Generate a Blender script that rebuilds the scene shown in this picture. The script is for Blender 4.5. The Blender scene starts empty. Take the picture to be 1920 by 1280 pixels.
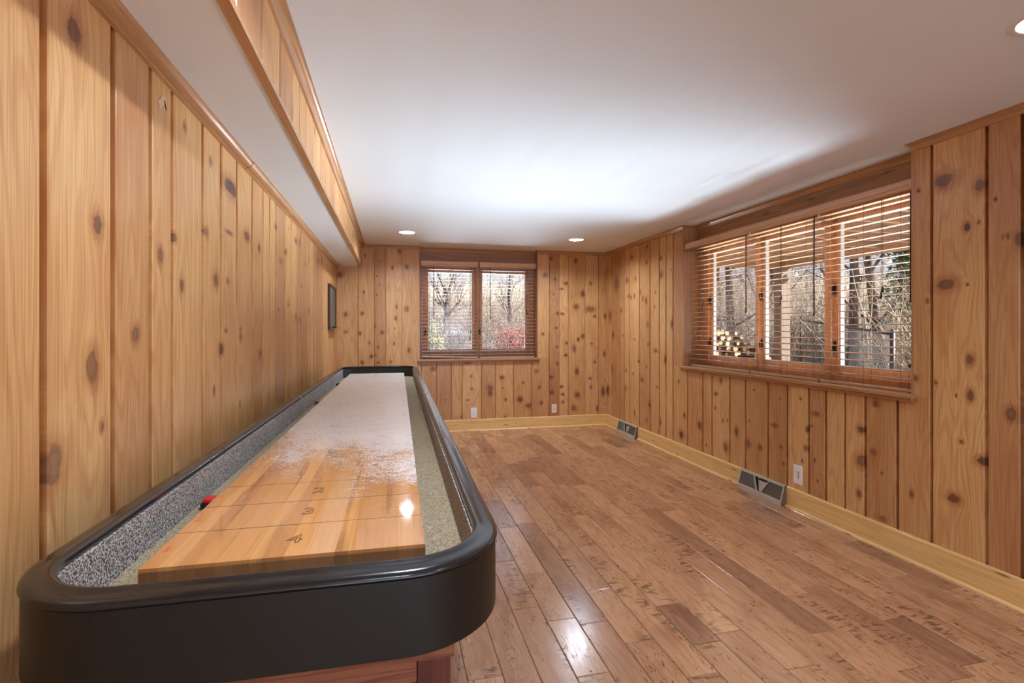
import bpy, bmesh, math, random
import numpy as np
from mathutils import Vector, Matrix

# ------------------------------------------------------------------ camera, world, sun, exposure
S = bpy.context.scene
C = S.collection
R = math.radians
FLOOR_TO_EYE = 1.273
cam_data = bpy.data.cameras.new('camera')
cam_data.sensor_width = 36.0
cam_data.lens = 18.0
cam_data.shift_y = -23.0 / 1920.0
cam_data.clip_start = 0.02
cam_data.clip_end = 400
cam = bpy.data.objects.new('camera', cam_data)
C.objects.link(cam)
cam.location = (0, 0, FLOOR_TO_EYE)
cam.rotation_euler = (R(90), 0, R(-13.13))
S.camera = cam

S.view_settings.view_transform = 'Standard'
S.view_settings.look = 'None'
S.view_settings.gamma = 1.0
S.view_settings.use_curve_mapping = False
S.view_settings.exposure = 0.08
S.cycles.use_denoising = True
S.cycles.max_bounces = 10
S.cycles.diffuse_bounces = 6
S.cycles.glossy_bounces = 4
S.cycles.transparent_max_bounces = 16
S.cycles.sample_clamp_indirect = 6.0
S.cycles.caustics_reflective = False
S.cycles.caustics_refractive = False

LAMP_STRENGTH = 660.0
LAMP_COLOR = (0.82, 0.96, 1.14)

world = bpy.data.worlds.new('sky')
S.world = world
world.use_nodes = True
wn = world.node_tree
wn.nodes.clear()
w_out = wn.nodes.new('ShaderNodeOutputWorld')
w_bg = wn.nodes.new('ShaderNodeBackground')
w_tc = wn.nodes.new('ShaderNodeTexCoord')
w_sep = wn.nodes.new('ShaderNodeSeparateXYZ')
w_ramp = wn.nodes.new('ShaderNodeValToRGB')
w_ramp.color_ramp.elements[0].position = 0.0
w_ramp.color_ramp.elements[0].color = (0.78, 0.86, 1.0, 1)
w_ramp.color_ramp.elements[1].position = 0.35
w_ramp.color_ramp.elements[1].color = (0.22, 0.42, 0.95, 1)
wn.links.new(w_tc.outputs['Generated'], w_sep.inputs[0])
wn.links.new(w_sep.outputs['Z'], w_ramp.inputs[0])
wn.links.new(w_ramp.outputs[0], w_bg.inputs['Color'])
w_bg.inputs['Strength'].default_value = 1.0
wn.links.new(w_bg.outputs[0], w_out.inputs[0])

sun_data = bpy.data.lights.new('sun', 'SUN')
sun_data.energy = 30.0
sun_data.angle = R(0.6)
sun_data.color = (1.0, 0.96, 0.9)
sun = bpy.data.objects.new('sun', sun_data)
C.objects.link(sun)
_to_sun = Vector((math.cos(R(31)) * math.cos(R(-22)), math.cos(R(31)) * math.sin(R(-22)), math.sin(R(31))))
sun.rotation_euler = _to_sun.to_track_quat('Z', 'Y').to_euler()
sun.location = (8, -2, 8)

# added fill lamps; the rear one stands unseen behind the camera
def fill_lamp(name, loc, rot, sx, sy, power, col):
    d = bpy.data.lights.new(name, 'AREA')
    d.shape = 'RECTANGLE'
    d.size, d.size_y = sx, sy
    d.energy = power
    d.color = col
    o = bpy.data.objects.new(name, d)
    C.objects.link(o)
    o.location = loc
    o.rotation_euler = rot
    return o
fill_lamp('rear_fill', (1.07, -3.05, 1.15), (R(100), 0, 0), 3.2, 2.0, 66.0, (0.78, 0.96, 1.20))
# added area lamps low outside both windows, aimed up through the blinds as daylight
d1 = fill_lamp('window_fill', (5.2, 3.4, 0.55), Vector((1.0, 0.0, -0.36)).to_track_quat('Z', 'Y').to_euler(), 4.6, 0.6, 275.0, (0.84, 0.97, 1.10))
d2 = fill_lamp('window_fill', (1.07, 8.6, 0.5), Vector((0.0, 1.0, -0.42)).to_track_quat('Z', 'X').to_euler(), 0.6, 2.4, 75.0, (0.82, 0.95, 1.12))
for d_ in (d1, d2):
    d_.data.spread = R(62)

# ------------------------------------------------------------------ measured data (metres in the room)
XL, XR, YB, YR, H = -0.643, 2.78, 6.375, -3.2, 2.29
SOFX, SOFZ = -0.36, 2.018
KNOTS_LEFT = [(1.24,1.892,.022,.024),(1.327,1.507,.015,.02),(1.305,1.189,.019,.03),(1.173,1.007,.023,.036),(1.387,1.901,.006,.007),(1.346,1.051,.007,.008),(1.819,1.916,.009,.008),(1.745,1.551,.012,.011),(2.009,1.618,.016,.013),(2.058,1.881,.011,.012),(2.298,1.85,.073,.026),(2.277,1.663,.035,.007),(2.533,1.694,.035,.019),(2.116,1.456,.024,.02),(2.256,1.465,.014,.007),(2.236,1.267,.013,.007),(2.433,1.271,.012,.007),(2.433,1.243,.012,.014),(2.177,1.195,.026,.021),(2.753,1.674,.016,.016),(3.263,1.677,.03,.013),(3.403,1.752,.025,.013),(3.745,1.875,.04,.015),(3.889,1.887,.033,.015),(3.487,1.429,.026,.01),(3.745,1.353,.03,.018),(3.911,1.338,.022,.015),(4.32,1.417,.027,.017),(4.764,1.877,.066,.023),(5.078,1.908,.038,.02),(3.19,1.387,.021,.007),(3.121,1.852,.027,.012),(4.141,1.767,.025,.012),(3.955,1.589,.022,.008),(2.774,1.151,.021,.013)]
KNOTS_BACK = [(-.611,1.922,.023,.026),(-.545,1.448,.016,.024),(-.543,1.24,.014,.015),(-.32,2.157,.007,.017),(-.337,1.716,.008,.014),(-.354,1.461,.015,.016),(-.38,1.224,.013,.019),(-.271,1.111,.009,.017),(-.183,1.911,.007,.007),(-.156,1.807,.006,.007),(-.186,1.685,.007,.008),(-.142,2.092,.006,.007),(-.207,1.312,.008,.012),(-.122,1.234,.016,.018),(-.171,1.055,.009,.012),(-.197,.954,.007,.008),(-.169,.872,.012,.008),(-.002,2.019,.011,.017),(.088,2.219,.019,.022),(.046,1.543,.007,.017),(.037,1.406,.011,.018),(.026,1.278,.006,.01),(.018,1.1,.009,.016),(-.022,.878,.012,.011),(.168,2.032,.019,.024),(.168,1.52,.018,.024),(.195,1.016,.011,.022),(.911,.855,.039,.016),(.962,.684,.011,.01),(.969,.527,.011,.011),(1.199,.526,.027,.032),(1.203,.464,.02,.03),(.916,.385,.014,.008),(1.356,.659,.022,.019),(1.404,.377,.014,.014),(1.634,.588,.011,.012),(1.593,.373,.028,.029),(1.708,.289,.033,.021),(1.81,.73,.019,.018),(1.852,.518,.013,.014),(1.876,.319,.015,.018),(.489,.784,.024,.022),(.651,.398,.006,.009),(.837,.179,.008,.012),(1.397,.153,.009,.016),(1.383,.866,.011,.007),(2.01,2.193,.015,.018),(1.931,1.974,.023,.022),(2.066,1.922,.01,.015),(2.046,1.727,.01,.009),(2.155,1.798,.018,.009),(2.217,1.873,.023,.015),(2.448,1.743,.024,.032),(2.355,1.57,.026,.026),(2.351,2.174,.016,.026),(2.559,1.88,.014,.017),(2.553,1.538,.048,.026),(2.1,1.482,.016,.017),(2.163,1.475,.023,.011),(2.614,1.444,.014,.015),(2.765,1.449,.014,.026),(2.081,1.29,.012,.015),(1.898,1.211,.015,.017),(2.45,1.181,.022,.024),(2.227,1.093,.02,.013),(2.327,1.018,.02,.03),(2.095,1.042,.017,.013),(2.573,1.083,.012,.011),(2.213,.932,.018,.013),(2.755,.944,.014,.026),(2.614,.838,.016,.015),(2.097,.827,.016,.015),(2.365,.715,.02,.034),(2.01,.648,.021,.017),(2.549,.622,.016,.015),(2.153,.521,.018,.013),(2.17,.422,.018,.013),(2.019,.449,.021,.017),(1.852,.519,.013,.017),(1.873,.317,.013,.017),(2.371,.407,.024,.028),(2.325,.237,.024,.026),(2.735,.444,.02,.045),(2.172,.32,.012,.013),(2.654,.22,.014,.028),(2.563,.505,.01,.017)]
KNOTS_RIGHT = [(6.051,1.846,.038,.061),(6.248,1.449,.035,.048),(6.162,1.197,.028,.031),(6.196,.755,.028,.041),(6.325,.466,.035,.049),(5.752,1.867,.025,.027),(5.625,2.128,.019,.015),(5.922,1.509,.021,.023),(5.712,1.675,.015,.016),(5.644,1.653,.014,.015),(5.558,1.665,.014,.022),(5.258,2.025,.017,.016),(5.249,2.201,.017,.016),(5.271,1.593,.017,.029),(5.233,1.324,.017,.021),(5.224,1.105,.013,.016),(5.411,1.698,.013,.019),(5.06,1.673,.012,.01),(5.08,1.519,.012,.01),(4.947,2.03,.023,.016),(4.943,1.848,.03,.025),(4.73,1.326,.018,.034),(4.86,.952,.011,.035),(5.052,1.041,.028,.016),(5.366,.692,.031,.021),(5.792,.55,.02,.029),(5.777,.765,.015,.016),(5.859,1.194,.015,.011),(5.558,1.154,.014,.011),(5.456,.901,.014,.013),(5.262,.851,.013,.016),(5.591,.747,.014,.013),(5.199,.433,.013,.022),(4.962,.281,.019,.031),(4.549,.231,.03,.034),(4.497,.432,.016,.02),(5.558,.284,.014,.024),(5.262,.253,.013,.016),(5.025,.65,.016,.01),(3.922,.828,.017,.023),(3.992,.703,.017,.013),(4.003,.577,.01,.012),(4.24,.378,.023,.032),(3.715,.421,.019,.03),(3.858,.263,.023,.031),(3.894,.485,.007,.013),(3.835,.495,.007,.013),(3.571,.354,.019,.024),(3.433,.354,.016,.018),(3.501,.795,.009,.007),(3.283,.555,.022,.011),(3.216,.407,.009,.009),(3.19,.291,.009,.011),(3.224,.762,.006,.007),(3.558,.541,.006,.007),(2.976,.582,.009,.017),(2.982,.452,.014,.017),(3.029,.786,.008,.008),(2.896,.702,.024,.012),(2.935,.615,.008,.007),(2.907,.387,.008,.007),(2.883,.255,.008,.007),(2.551,.661,.023,.019),(2.549,.47,.031,.029),(2.456,.831,.014,.014),(2.473,.547,.013,.014),(2.418,.433,.006,.007),(2.414,.169,.015,.012),(2.242,.366,.008,.015),(3.014,.356,.006,.01),(2.077,2.043,.039,.03),(1.906,1.97,.018,.026),(1.963,1.782,.014,.02),(1.913,1.794,.007,.009),(1.842,1.888,.006,.007),(2.065,1.504,.039,.025),(1.962,1.494,.006,.008),(1.951,1.124,.014,.02),(1.949,.945,.014,.024),(2.159,1.424,.007,.01),(2.223,1.006,.013,.013),(1.747,1.685,.014,.029),(1.806,1.705,.006,.011),(1.79,1.705,.006,.011),(1.778,.882,.019,.023),(2.014,.937,.006,.007),(1.99,.708,.007,.008),(1.896,.634,.022,.018),(2.026,.412,.025,.02)]
FLOOR_JOINTS = [(.664,.779,3.741),(.783,.914,3.252),(.917,1.047,3.081),(.538,.66,2.745),(.665,.784,2.579),(1.174,1.298,3.306),(1.051,1.174,2.834),(1.577,1.691,3.225),(1.319,1.442,3.048),(.793,.912,2.084),(.925,1.037,1.919),(.462,.524,2.346),(1.184,1.3,2.148),(1.459,1.575,2.794),(1.316,1.426,1.892),(1.063,1.165,1.677),(.27,.392,1.843),(1.822,1.948,3.246),(1.443,1.57,3.95),(1.04,1.162,4.017),(1.856,1.96,3.749),(2.235,2.35,3.617),(.93,1.048,4.232),(1.574,1.704,2.07),(1.835,1.953,2.087),(1.446,1.569,1.632),(1.706,1.825,1.803),(2.096,2.218,1.815),(2.236,2.35,1.974),(2.231,2.362,2.479),(2.364,2.477,2.616),(1.968,2.093,2.607),(2.493,2.608,2.119),(2.636,2.747,1.958),(1.965,2.088,1.447),(1.364,1.435,1.891)]

# ------------------------------------------------------------------ helpers
ORG = {}
random.seed(7)

def thing(name, label, cat, loc=(0, 0, 0), group=None, rotz=0.0):
    o = bpy.data.objects.new(name, None)
    C.objects.link(o)
    o.location = loc
    o.rotation_euler = (0, 0, rotz)
    o.empty_display_size = 0.1
    o['label'] = label
    o['category'] = cat
    if group:
        o['group'] = group
    ORG[o.name] = Vector(loc)
    return o

def tag(o, label, cat, group=None, kind=None):
    o['label'] = label
    o['category'] = cat
    if group:
        o['group'] = group
    if kind:
        o['kind'] = kind
    return o

def finish(name, me, mat, parent=None, smooth=False):
    o = bpy.data.objects.new(name, me)
    C.objects.link(o)
    if mat is not None:
        for m in (mat if isinstance(mat, (list, tuple)) else [mat]):
            me.materials.append(m)
    if smooth:
        for p in me.polygons:
            p.use_smooth = True
    if parent is not None:
        p = parent
        while p.name not in ORG and p.parent is not None:
            p = p.parent
        if p.name in ORG:
            me.transform(Matrix.Translation(-ORG[p.name]))
        o.parent = parent
    return o

def obj(name, bm, mat, parent=None, smooth=False):
    me = bpy.data.meshes.new(name)
    bmesh.ops.recalc_face_normals(bm, faces=bm.faces[:])
    bm.to_mesh(me)
    bm.free()
    return finish(name, me, mat, parent, smooth)

def own(o, base):
    """re-centre a one-mesh thing on its own base point"""
    base = Vector(base)
    o.data.transform(Matrix.Translation(-base))
    o.location = base
    ORG[o.name] = base
    return o

def struct(o):
    o['kind'] = 'structure'
    return o

def BM():
    return bmesh.new()

def box(bm, x0, x1, y0, y1, z0, z1, bev=0.0, mi=0):
    vs = [bm.verts.new((x, y, z)) for x in (x0, x1) for y in (y0, y1) for z in (z0, z1)]
    idx = [(0, 1, 3, 2), (4, 6, 7, 5), (0, 4, 5, 1), (2, 3, 7, 6), (0, 2, 6, 4), (1, 5, 7, 3)]
    fs = [bm.faces.new([vs[i] for i in f]) for f in idx]
    for f in fs:
        f.material_index = mi
    if bev > 0:
        es = list({e for f in fs for e in f.edges})
        bmesh.ops.bevel(bm, geom=es, offset=bev, segments=2, affect='EDGES', profile=0.6)
    return fs

def fbox(bm, F, a0, a1, n0, n1, z0, z1, bev=0.0, mi=0):
    """box in a wall frame: a along the wall, n towards the room"""
    p, q = F(a0, n0, z0), F(a1, n1, z1)
    return box(bm, min(p[0], q[0]), max(p[0], q[0]), min(p[1], q[1]), max(p[1], q[1]), min(z0, z1), max(z0, z1), bev, mi)

def tube(bm, pts, radii, sides=8, cap=True, mi=0):
    pts = [Vector(p) for p in pts]
    if not isinstance(radii, (list, tuple)):
        radii = [radii] * len(pts)
    rings = []
    prev = None
    for i, p in enumerate(pts):
        a = pts[max(i - 1, 0)]
        b = pts[min(i + 1, len(pts) - 1)]
        t = (b - a).normalized()
        if prev is None:
            up = Vector((0, 0, 1)) if abs(t.z) < 0.9 else Vector((1, 0, 0))
            u = t.cross(up).normalized()
        else:
            u = (prev - t * prev.dot(t))
            u = u.normalized() if u.length > 1e-6 else t.orthogonal().normalized()
        prev = u
        v = t.cross(u)
        rings.append([bm.verts.new(p + (u * math.cos(2 * math.pi * k / sides) + v * math.sin(2 * math.pi * k / sides)) * radii[i]) for k in range(sides)])
    for r0, r1 in zip(rings, rings[1:]):
        for k in range(sides):
            f = bm.faces.new((r0[k], r0[(k + 1) % sides], r1[(k + 1) % sides], r1[k]))
            f.smooth = True
            f.material_index = mi
    if cap:
        for rr in (rings[0], rings[-1]):
            try:
                f = bm.faces.new(rr)
                f.material_index = mi
            except ValueError:
                pass
    return rings

def lathe(bm, c, prof, sides=32, mi=0, close=False):
    """prof: list of (radius, z); axis vertical through c"""
    rings = []
    for r, z in prof:
        if r < 1e-6:
            rings.append([bm.verts.new((c[0], c[1], c[2] + z))])
        else:
            rings.append([bm.verts.new((c[0] + r * math.cos(2 * math.pi * k / sides), c[1] + r * math.sin(2 * math.pi * k / sides), c[2] + z)) for k in range(sides)])
    pairs = list(zip(rings, rings[1:]))
    if close:
        pairs.append((rings[-1], rings[0]))
    for r0, r1 in pairs:
        for k in range(sides):
            k2 = (k + 1) % sides
            if len(r0) == 1 and len(r1) == 1:
                continue
            if len(r0) == 1:
                f = bm.faces.new((r0[0], r1[k2], r1[k]))
            elif len(r1) == 1:
                f = bm.faces.new((r0[k], r0[k2], r1[0]))
            else:
                f = bm.faces.new((r0[k], r0[k2], r1[k2], r1[k]))
            f.smooth = True
            f.material_index = mi

def run(bm, p0, p1, nrm, prof, z, m0=0.0, m1=0.0):
    """moulding: profile (d out from wall, dz) swept from p0 to p1 (xy); m0/m1 mitre the ends by m*d"""
    p0, p1, nrm = Vector(p0), Vector(p1), Vector(nrm)
    t = (p1 - p0).normalized()
    A = [bm.verts.new((*(p0 + nrm * d + t * (m0 * d)), z + dz)) for d, dz in prof]
    B = [bm.verts.new((*(p1 + nrm * d + t * (m1 * d)), z + dz)) for d, dz in prof]
    n = len(prof)
    for i in range(n):
        j = (i + 1) % n
        bm.faces.new((A[i], A[j], B[j], B[i]))
    bm.faces.new(A)
    bm.faces.new(B[::-1])

# ------------------------------------------------------------------ node helpers
def srgb(r, g, b):
    f = lambda c: (c / 12.92) if c <= 0.04045 else ((c + 0.055) / 1.055) ** 2.4
    return (f(r / 255.0), f(g / 255.0), f(b / 255.0), 1.0)

class N:
    def __init__(self, name):
        self.m = bpy.data.materials.new(name)
        self.m.use_nodes = True
        self.t = self.m.node_tree
        self.t.nodes.clear()
        self.out = self.t.nodes.new('ShaderNodeOutputMaterial')
        self.p = self.t.nodes.new('ShaderNodeBsdfPrincipled')
        self.t.links.new(self.p.outputs[0], self.out.inputs[0])
    def set(self, sock, v):
        if hasattr(v, 'is_output') or hasattr(v, 'links'):
            self.t.links.new(v, sock)
        else:
            sock.default_value = v
    def pset(self, **kw):
        names = dict(color='Base Color', rough='Roughness', metal='Metallic', spec='Specular IOR Level', coat='Coat Weight', coatr='Coat Roughness', ior='IOR', emis='Emission Color', emstr='Emission Strength', normal='Normal', alpha='Alpha', sheen='Sheen Weight')
        for k, v in kw.items():
            self.set(self.p.inputs[names[k]], v)
        return self
    def math(self, op, a, b=0.0, c=0.0, clamp=False):
        n = self.t.nodes.new('ShaderNodeMath')
        n.operation = op
        n.use_clamp = clamp
        self.set(n.inputs[0], a); self.set(n.inputs[1], b); self.set(n.inputs[2], c)
        return n.outputs[0]
    def coord(self, kind='Object'):
        n = self.t.nodes.new('ShaderNodeTexCoord')
        return n.outputs[kind]
    def attr(self, name, out='Vector'):
        n = self.t.nodes.new('ShaderNodeAttribute')
        n.attribute_name = name
        return n.outputs[out]
    def sep(self, v):
        n = self.t.nodes.new('ShaderNodeSeparateXYZ')
        self.set(n.inputs[0], v)
        return n.outputs[0], n.outputs[1], n.outputs[2]
    def comb(self, x, y, z):
        n = self.t.nodes.new('ShaderNodeCombineXYZ')
        self.set(n.inputs[0], x); self.set(n.inputs[1], y); self.set(n.inputs[2], z)
        return n.outputs[0]
    def mapping(self, v, scale=(1, 1, 1), loc=(0, 0, 0)):
        n = self.t.nodes.new('ShaderNodeMapping')
        self.set(n.inputs['Vector'], v)
        n.inputs['Scale'].default_value = scale
        n.inputs['Location'].default_value = loc
        return n.outputs[0]
    def noise(self, v, scale=1.0, detail=2.0, rough=0.5, dist=0.0, out=0):
        n = self.t.nodes.new('ShaderNodeTexNoise')
        self.set(n.inputs['Vector'], v)
        n.inputs['Scale'].default_value = scale
        n.inputs['Detail'].default_value = detail
        n.inputs['Roughness'].default_value = rough
        n.inputs['Distortion'].default_value = dist
        return n.outputs[out]
    def voro(self, v, scale=1.0, feature='F1', out=0, rnd=1.0):
        n = self.t.nodes.new('ShaderNodeTexVoronoi')
        n.feature = feature
        self.set(n.inputs['Vector'], v)
        n.inputs['Scale'].default_value = scale
        n.inputs['Randomness'].default_value = rnd
        return n.outputs[out]
    def mr(self, v, a, b, c=0.0, d=1.0, smooth=True):
        n = self.t.nodes.new('ShaderNodeMapRange')
        n.interpolation_type = 'SMOOTHSTEP' if smooth else 'LINEAR'
        self.set(n.inputs[0], v)
        n.inputs[1].default_value = a; n.inputs[2].default_value = b
        n.inputs[3].default_value = c; n.inputs[4].default_value = d
        return n.outputs[0]
    def mix(self, f, a, b, mode='MIX'):
        n = self.t.nodes.new('ShaderNodeMix')
        n.data_type = 'RGBA'
        n.blend_type = mode
        self.set(n.inputs[0], f); self.set(n.inputs[6], a); self.set(n.inputs[7], b)
        return n.outputs[2]
    def ramp(self, v, stops):
        n = self.t.nodes.new('ShaderNodeValToRGB')
        self.set(n.inputs[0], v)
        cr = n.color_ramp
        while len(cr.elements) > 1:
            cr.elements.remove(cr.elements[-1])
        cr.elements[0].position = stops[0][0]
        cr.elements[0].color = stops[0][1]
        for p, c in stops[1:]:
            e = cr.elements.new(p)
            e.color = c
        return n.outputs[0]
    def bump(self, h, strength=0.3, dist=0.002):
        n = self.t.nodes.new('ShaderNodeBump')
        self.set(n.inputs['Height'], h)
        n.inputs['Strength'].default_value = strength
        n.inputs['Distance'].default_value = dist
        return n.outputs[0]

def flat(name, col, rough=0.5, metal=0.0, **kw):
    return N(name).pset(color=col, rough=rough, metal=metal, **kw).m

# ---- knotty pine panelling: grain bends round each knot; every board has its own tone
def pine_panel(name, tones, rough=0.36):
    n = N(name)
    ac, al, rnd = n.sep(n.attr('lc'))
    kx, kz, kr = n.sep(n.attr('kn'))
    d2 = n.math('ADD', n.math('MULTIPLY', kx, kx), n.math('MULTIPLY', n.math('MULTIPLY', kz, kz), 0.55))
    fall = n.math('EXPONENT', n.math('MULTIPLY', d2, -0.16))
    warp = n.math('MULTIPLY', n.math('MULTIPLY', kx, fall), 0.016)
    swell = n.math('MULTIPLY', fall, 0.012)
    x = n.math('ADD', n.math('SUBTRACT', ac, warp), swell)
    off = n.math('MULTIPLY', rnd, 53.0)
    big = n.noise(n.comb(n.math('MULTIPLY', x, 7.0), n.math('MULTIPLY', al, 0.75), off), 1.0, 1.5, 0.5)
    rings = n.math('SINE', n.math('MULTIPLY', big, 95.0))
    rings = n.mr(rings, -0.2, 1.0)
    fine = n.noise(n.comb(n.math('MULTIPLY', x, 260.0), n.math('MULTIPLY', al, 3.2), off), 1.0, 3.0, 0.6)
    blot = n.noise(n.comb(n.math('MULTIPLY', ac, 6.0), n.math('MULTIPLY', al, 1.3), off), 1.0, 2.0, 0.5)
    base = n.ramp(rnd, tones)
    col = n.mix(n.math('MULTIPLY', rings, 0.26), base, n.mix(1.0, base, srgb(196, 138, 100), 'MULTIPLY'))
    col = n.mix(n.mr(fine, 0.35, 0.75, 0.0, 0.5), col, n.mix(1.0, base, srgb(188, 130, 92), 'MULTIPLY'))
    col = n.mix(n.mr(blot, 0.42, 0.75, 0.0, 0.45), col, n.mix(1.0, base, srgb(205, 165, 130), 'MULTIPLY'))
    # knots
    wob = n.noise(n.comb(kx, kz, n.math('ADD', off, n.math('MULTIPLY', kr, 31.0))), 1.1, 3.0, 0.65)
    d = n.math('ADD', n.math('SQRT', n.math('ADD', n.math('MULTIPLY', kx, kx), n.math('MULTIPLY', kz, kz))), n.math('MULTIPLY', n.math('SUBTRACT', wob, 0.5), 1.3))
    halo = n.mr(d, 0.9, 2.9, 0.5, 0.0)
    core = n.math('MULTIPLY', n.mr(d, 0.72, 1.15, 1.0, 0.0), n.mr(n.math('FRACT', n.math('MULTIPLY', kr, 7.0)), 0.0, 1.0, 0.62, 0.95))
    rim = n.math('MULTIPLY', n.mr(d, 0.55, 0.95, 0.0, 1.0), n.mr(d, 0.95, 1.3, 1.0, 0.0))
    kcol = n.ramp(kr, [(0.0, srgb(74, 42, 26)), (0.5, srgb(108, 68, 46)), (1.0, srgb(136, 100, 78))])
    kring = n.math('SINE', n.math('MULTIPLY', d, 17.0))
    kcol = n.mix(n.mr(kring, 0.0, 1.0, 0.0, 0.35), kcol, srgb(48, 30, 20))
    col = n.mix(halo, col, n.mix(1.0, col, srgb(178, 112, 72), 'MULTIPLY'))
    col = n.mix(core, col, kcol)
    col = n.mix(n.math('MULTIPLY', rim, 0.38), col, srgb(62, 36, 22))
    n.pset(color=col, rough=n.mr(fine, 0.3, 0.8, rough - 0.04, rough + 0.1), spec=0.55, normal=n.bump(fine, 0.10, 0.001))
    return n.m

def wood(name, light, dark, axis='Z', scale=1.0, rough=0.4, knots=0.0, coat=0.0, fine_amt=0.5, spec=0.5):
    n = N(name)
    o = n.coord('Object')
    st = {'X': (0.6, 14, 14), 'Y': (14, 0.6, 14), 'Z': (14, 14, 0.6)}[axis]
    v = n.mapping(o, tuple(s * scale for s in st))
    big = n.noise(v, 1.0, 2.0, 0.5, 0.6)
    rings = n.mr(n.math('SINE', n.math('MULTIPLY', big, 38.0)), -0.3, 1.0)
    v2 = n.mapping(o, tuple(s * scale * (12 if s > 1 else 4) for s in st))
    fine = n.noise(v2, 1.0, 3.0, 0.6)
    col = n.mix(n.math('MULTIPLY', rings, 0.45), light, dark)
    col = n.mix(n.mr(fine, 0.35, 0.8, 0.0, fine_amt), col, dark)
    if knots > 0:
        kv = n.mapping(o, tuple((1.6 if s < 1 else 9.0) for s in st))
        vd = n.voro(kv, knots)
        k = n.mr(vd, 0.05, 0.16, 0.75, 0.0)
        col = n.mix(k, col, srgb(92, 54, 30))
    n.pset(color=col, rough=rough, spec=spec, coat=coat, coatr=0.12, normal=n.bump(fine, 0.08, 0.001))
    return n.m

# ------------------------------------------------------------------ materials of the room
TONES = [(0.0, srgb(222, 179, 121)), (0.4, srgb(214, 169, 112)), (0.8, srgb(203, 156, 103)), (1.0, srgb(187, 140, 94))]
M_PANEL = pine_panel('knotty_pine_panelling', TONES)
M_TRIM_X = wood('stained_moulding_x', srgb(182, 134, 90), srgb(146, 102, 66), 'X', rough=0.3, spec=0.6)
M_TRIM_Y = wood('stained_moulding_y', srgb(182, 134, 90), srgb(146, 102, 66), 'Y', rough=0.16, spec=0.9)
M_TRIM_Z = wood('stained_jamb', srgb(184, 138, 98), srgb(150, 108, 76), 'Z', rough=0.22, spec=0.6)
M_BASE_X = wood('baseboard_pine_x', srgb(234, 194, 128), srgb(206, 160, 98), 'X', rough=0.35, knots=2.2)
M_BASE_Y = wood('baseboard_pine_y', srgb(234, 194, 128), srgb(206, 160, 98), 'Y', rough=0.35, knots=2.2)
M_HEAD_Y = wood('header_board_y', srgb(166, 122, 82), srgb(118, 80, 52), 'Y', rough=0.4, knots=1.6)
M_HEAD_X = wood('header_board_x', srgb(164, 118, 92), srgb(134, 92, 70), 'X', rough=0.4)
M_SASH = wood('sash_wood', srgb(200, 156, 124), srgb(164, 122, 94), 'Z', rough=0.4)
M_SASH_H = wood('sash_wood_y', srgb(200, 156, 124), srgb(164, 122, 94), 'Y', rough=0.4)

def paint(name, col, rough=0.8):
    n = N(name)
    o = n.coord('Object')
    f = n.noise(o, 140.0, 3.0, 0.6)
    b = n.noise(o, 1.3, 2.0, 0.5)
    c = n.mix(n.mr(b, 0.35, 0.7, 0.0, 0.10), col, n.mix(1.0, col, srgb(232, 228, 226), 'MULTIPLY'))
    n.pset(color=c, rough=rough, spec=0.3, normal=n.bump(f, 0.08, 0.001))
    return n.m
M_CEIL = paint('white_ceiling_paint', srgb(226, 234, 240))

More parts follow.
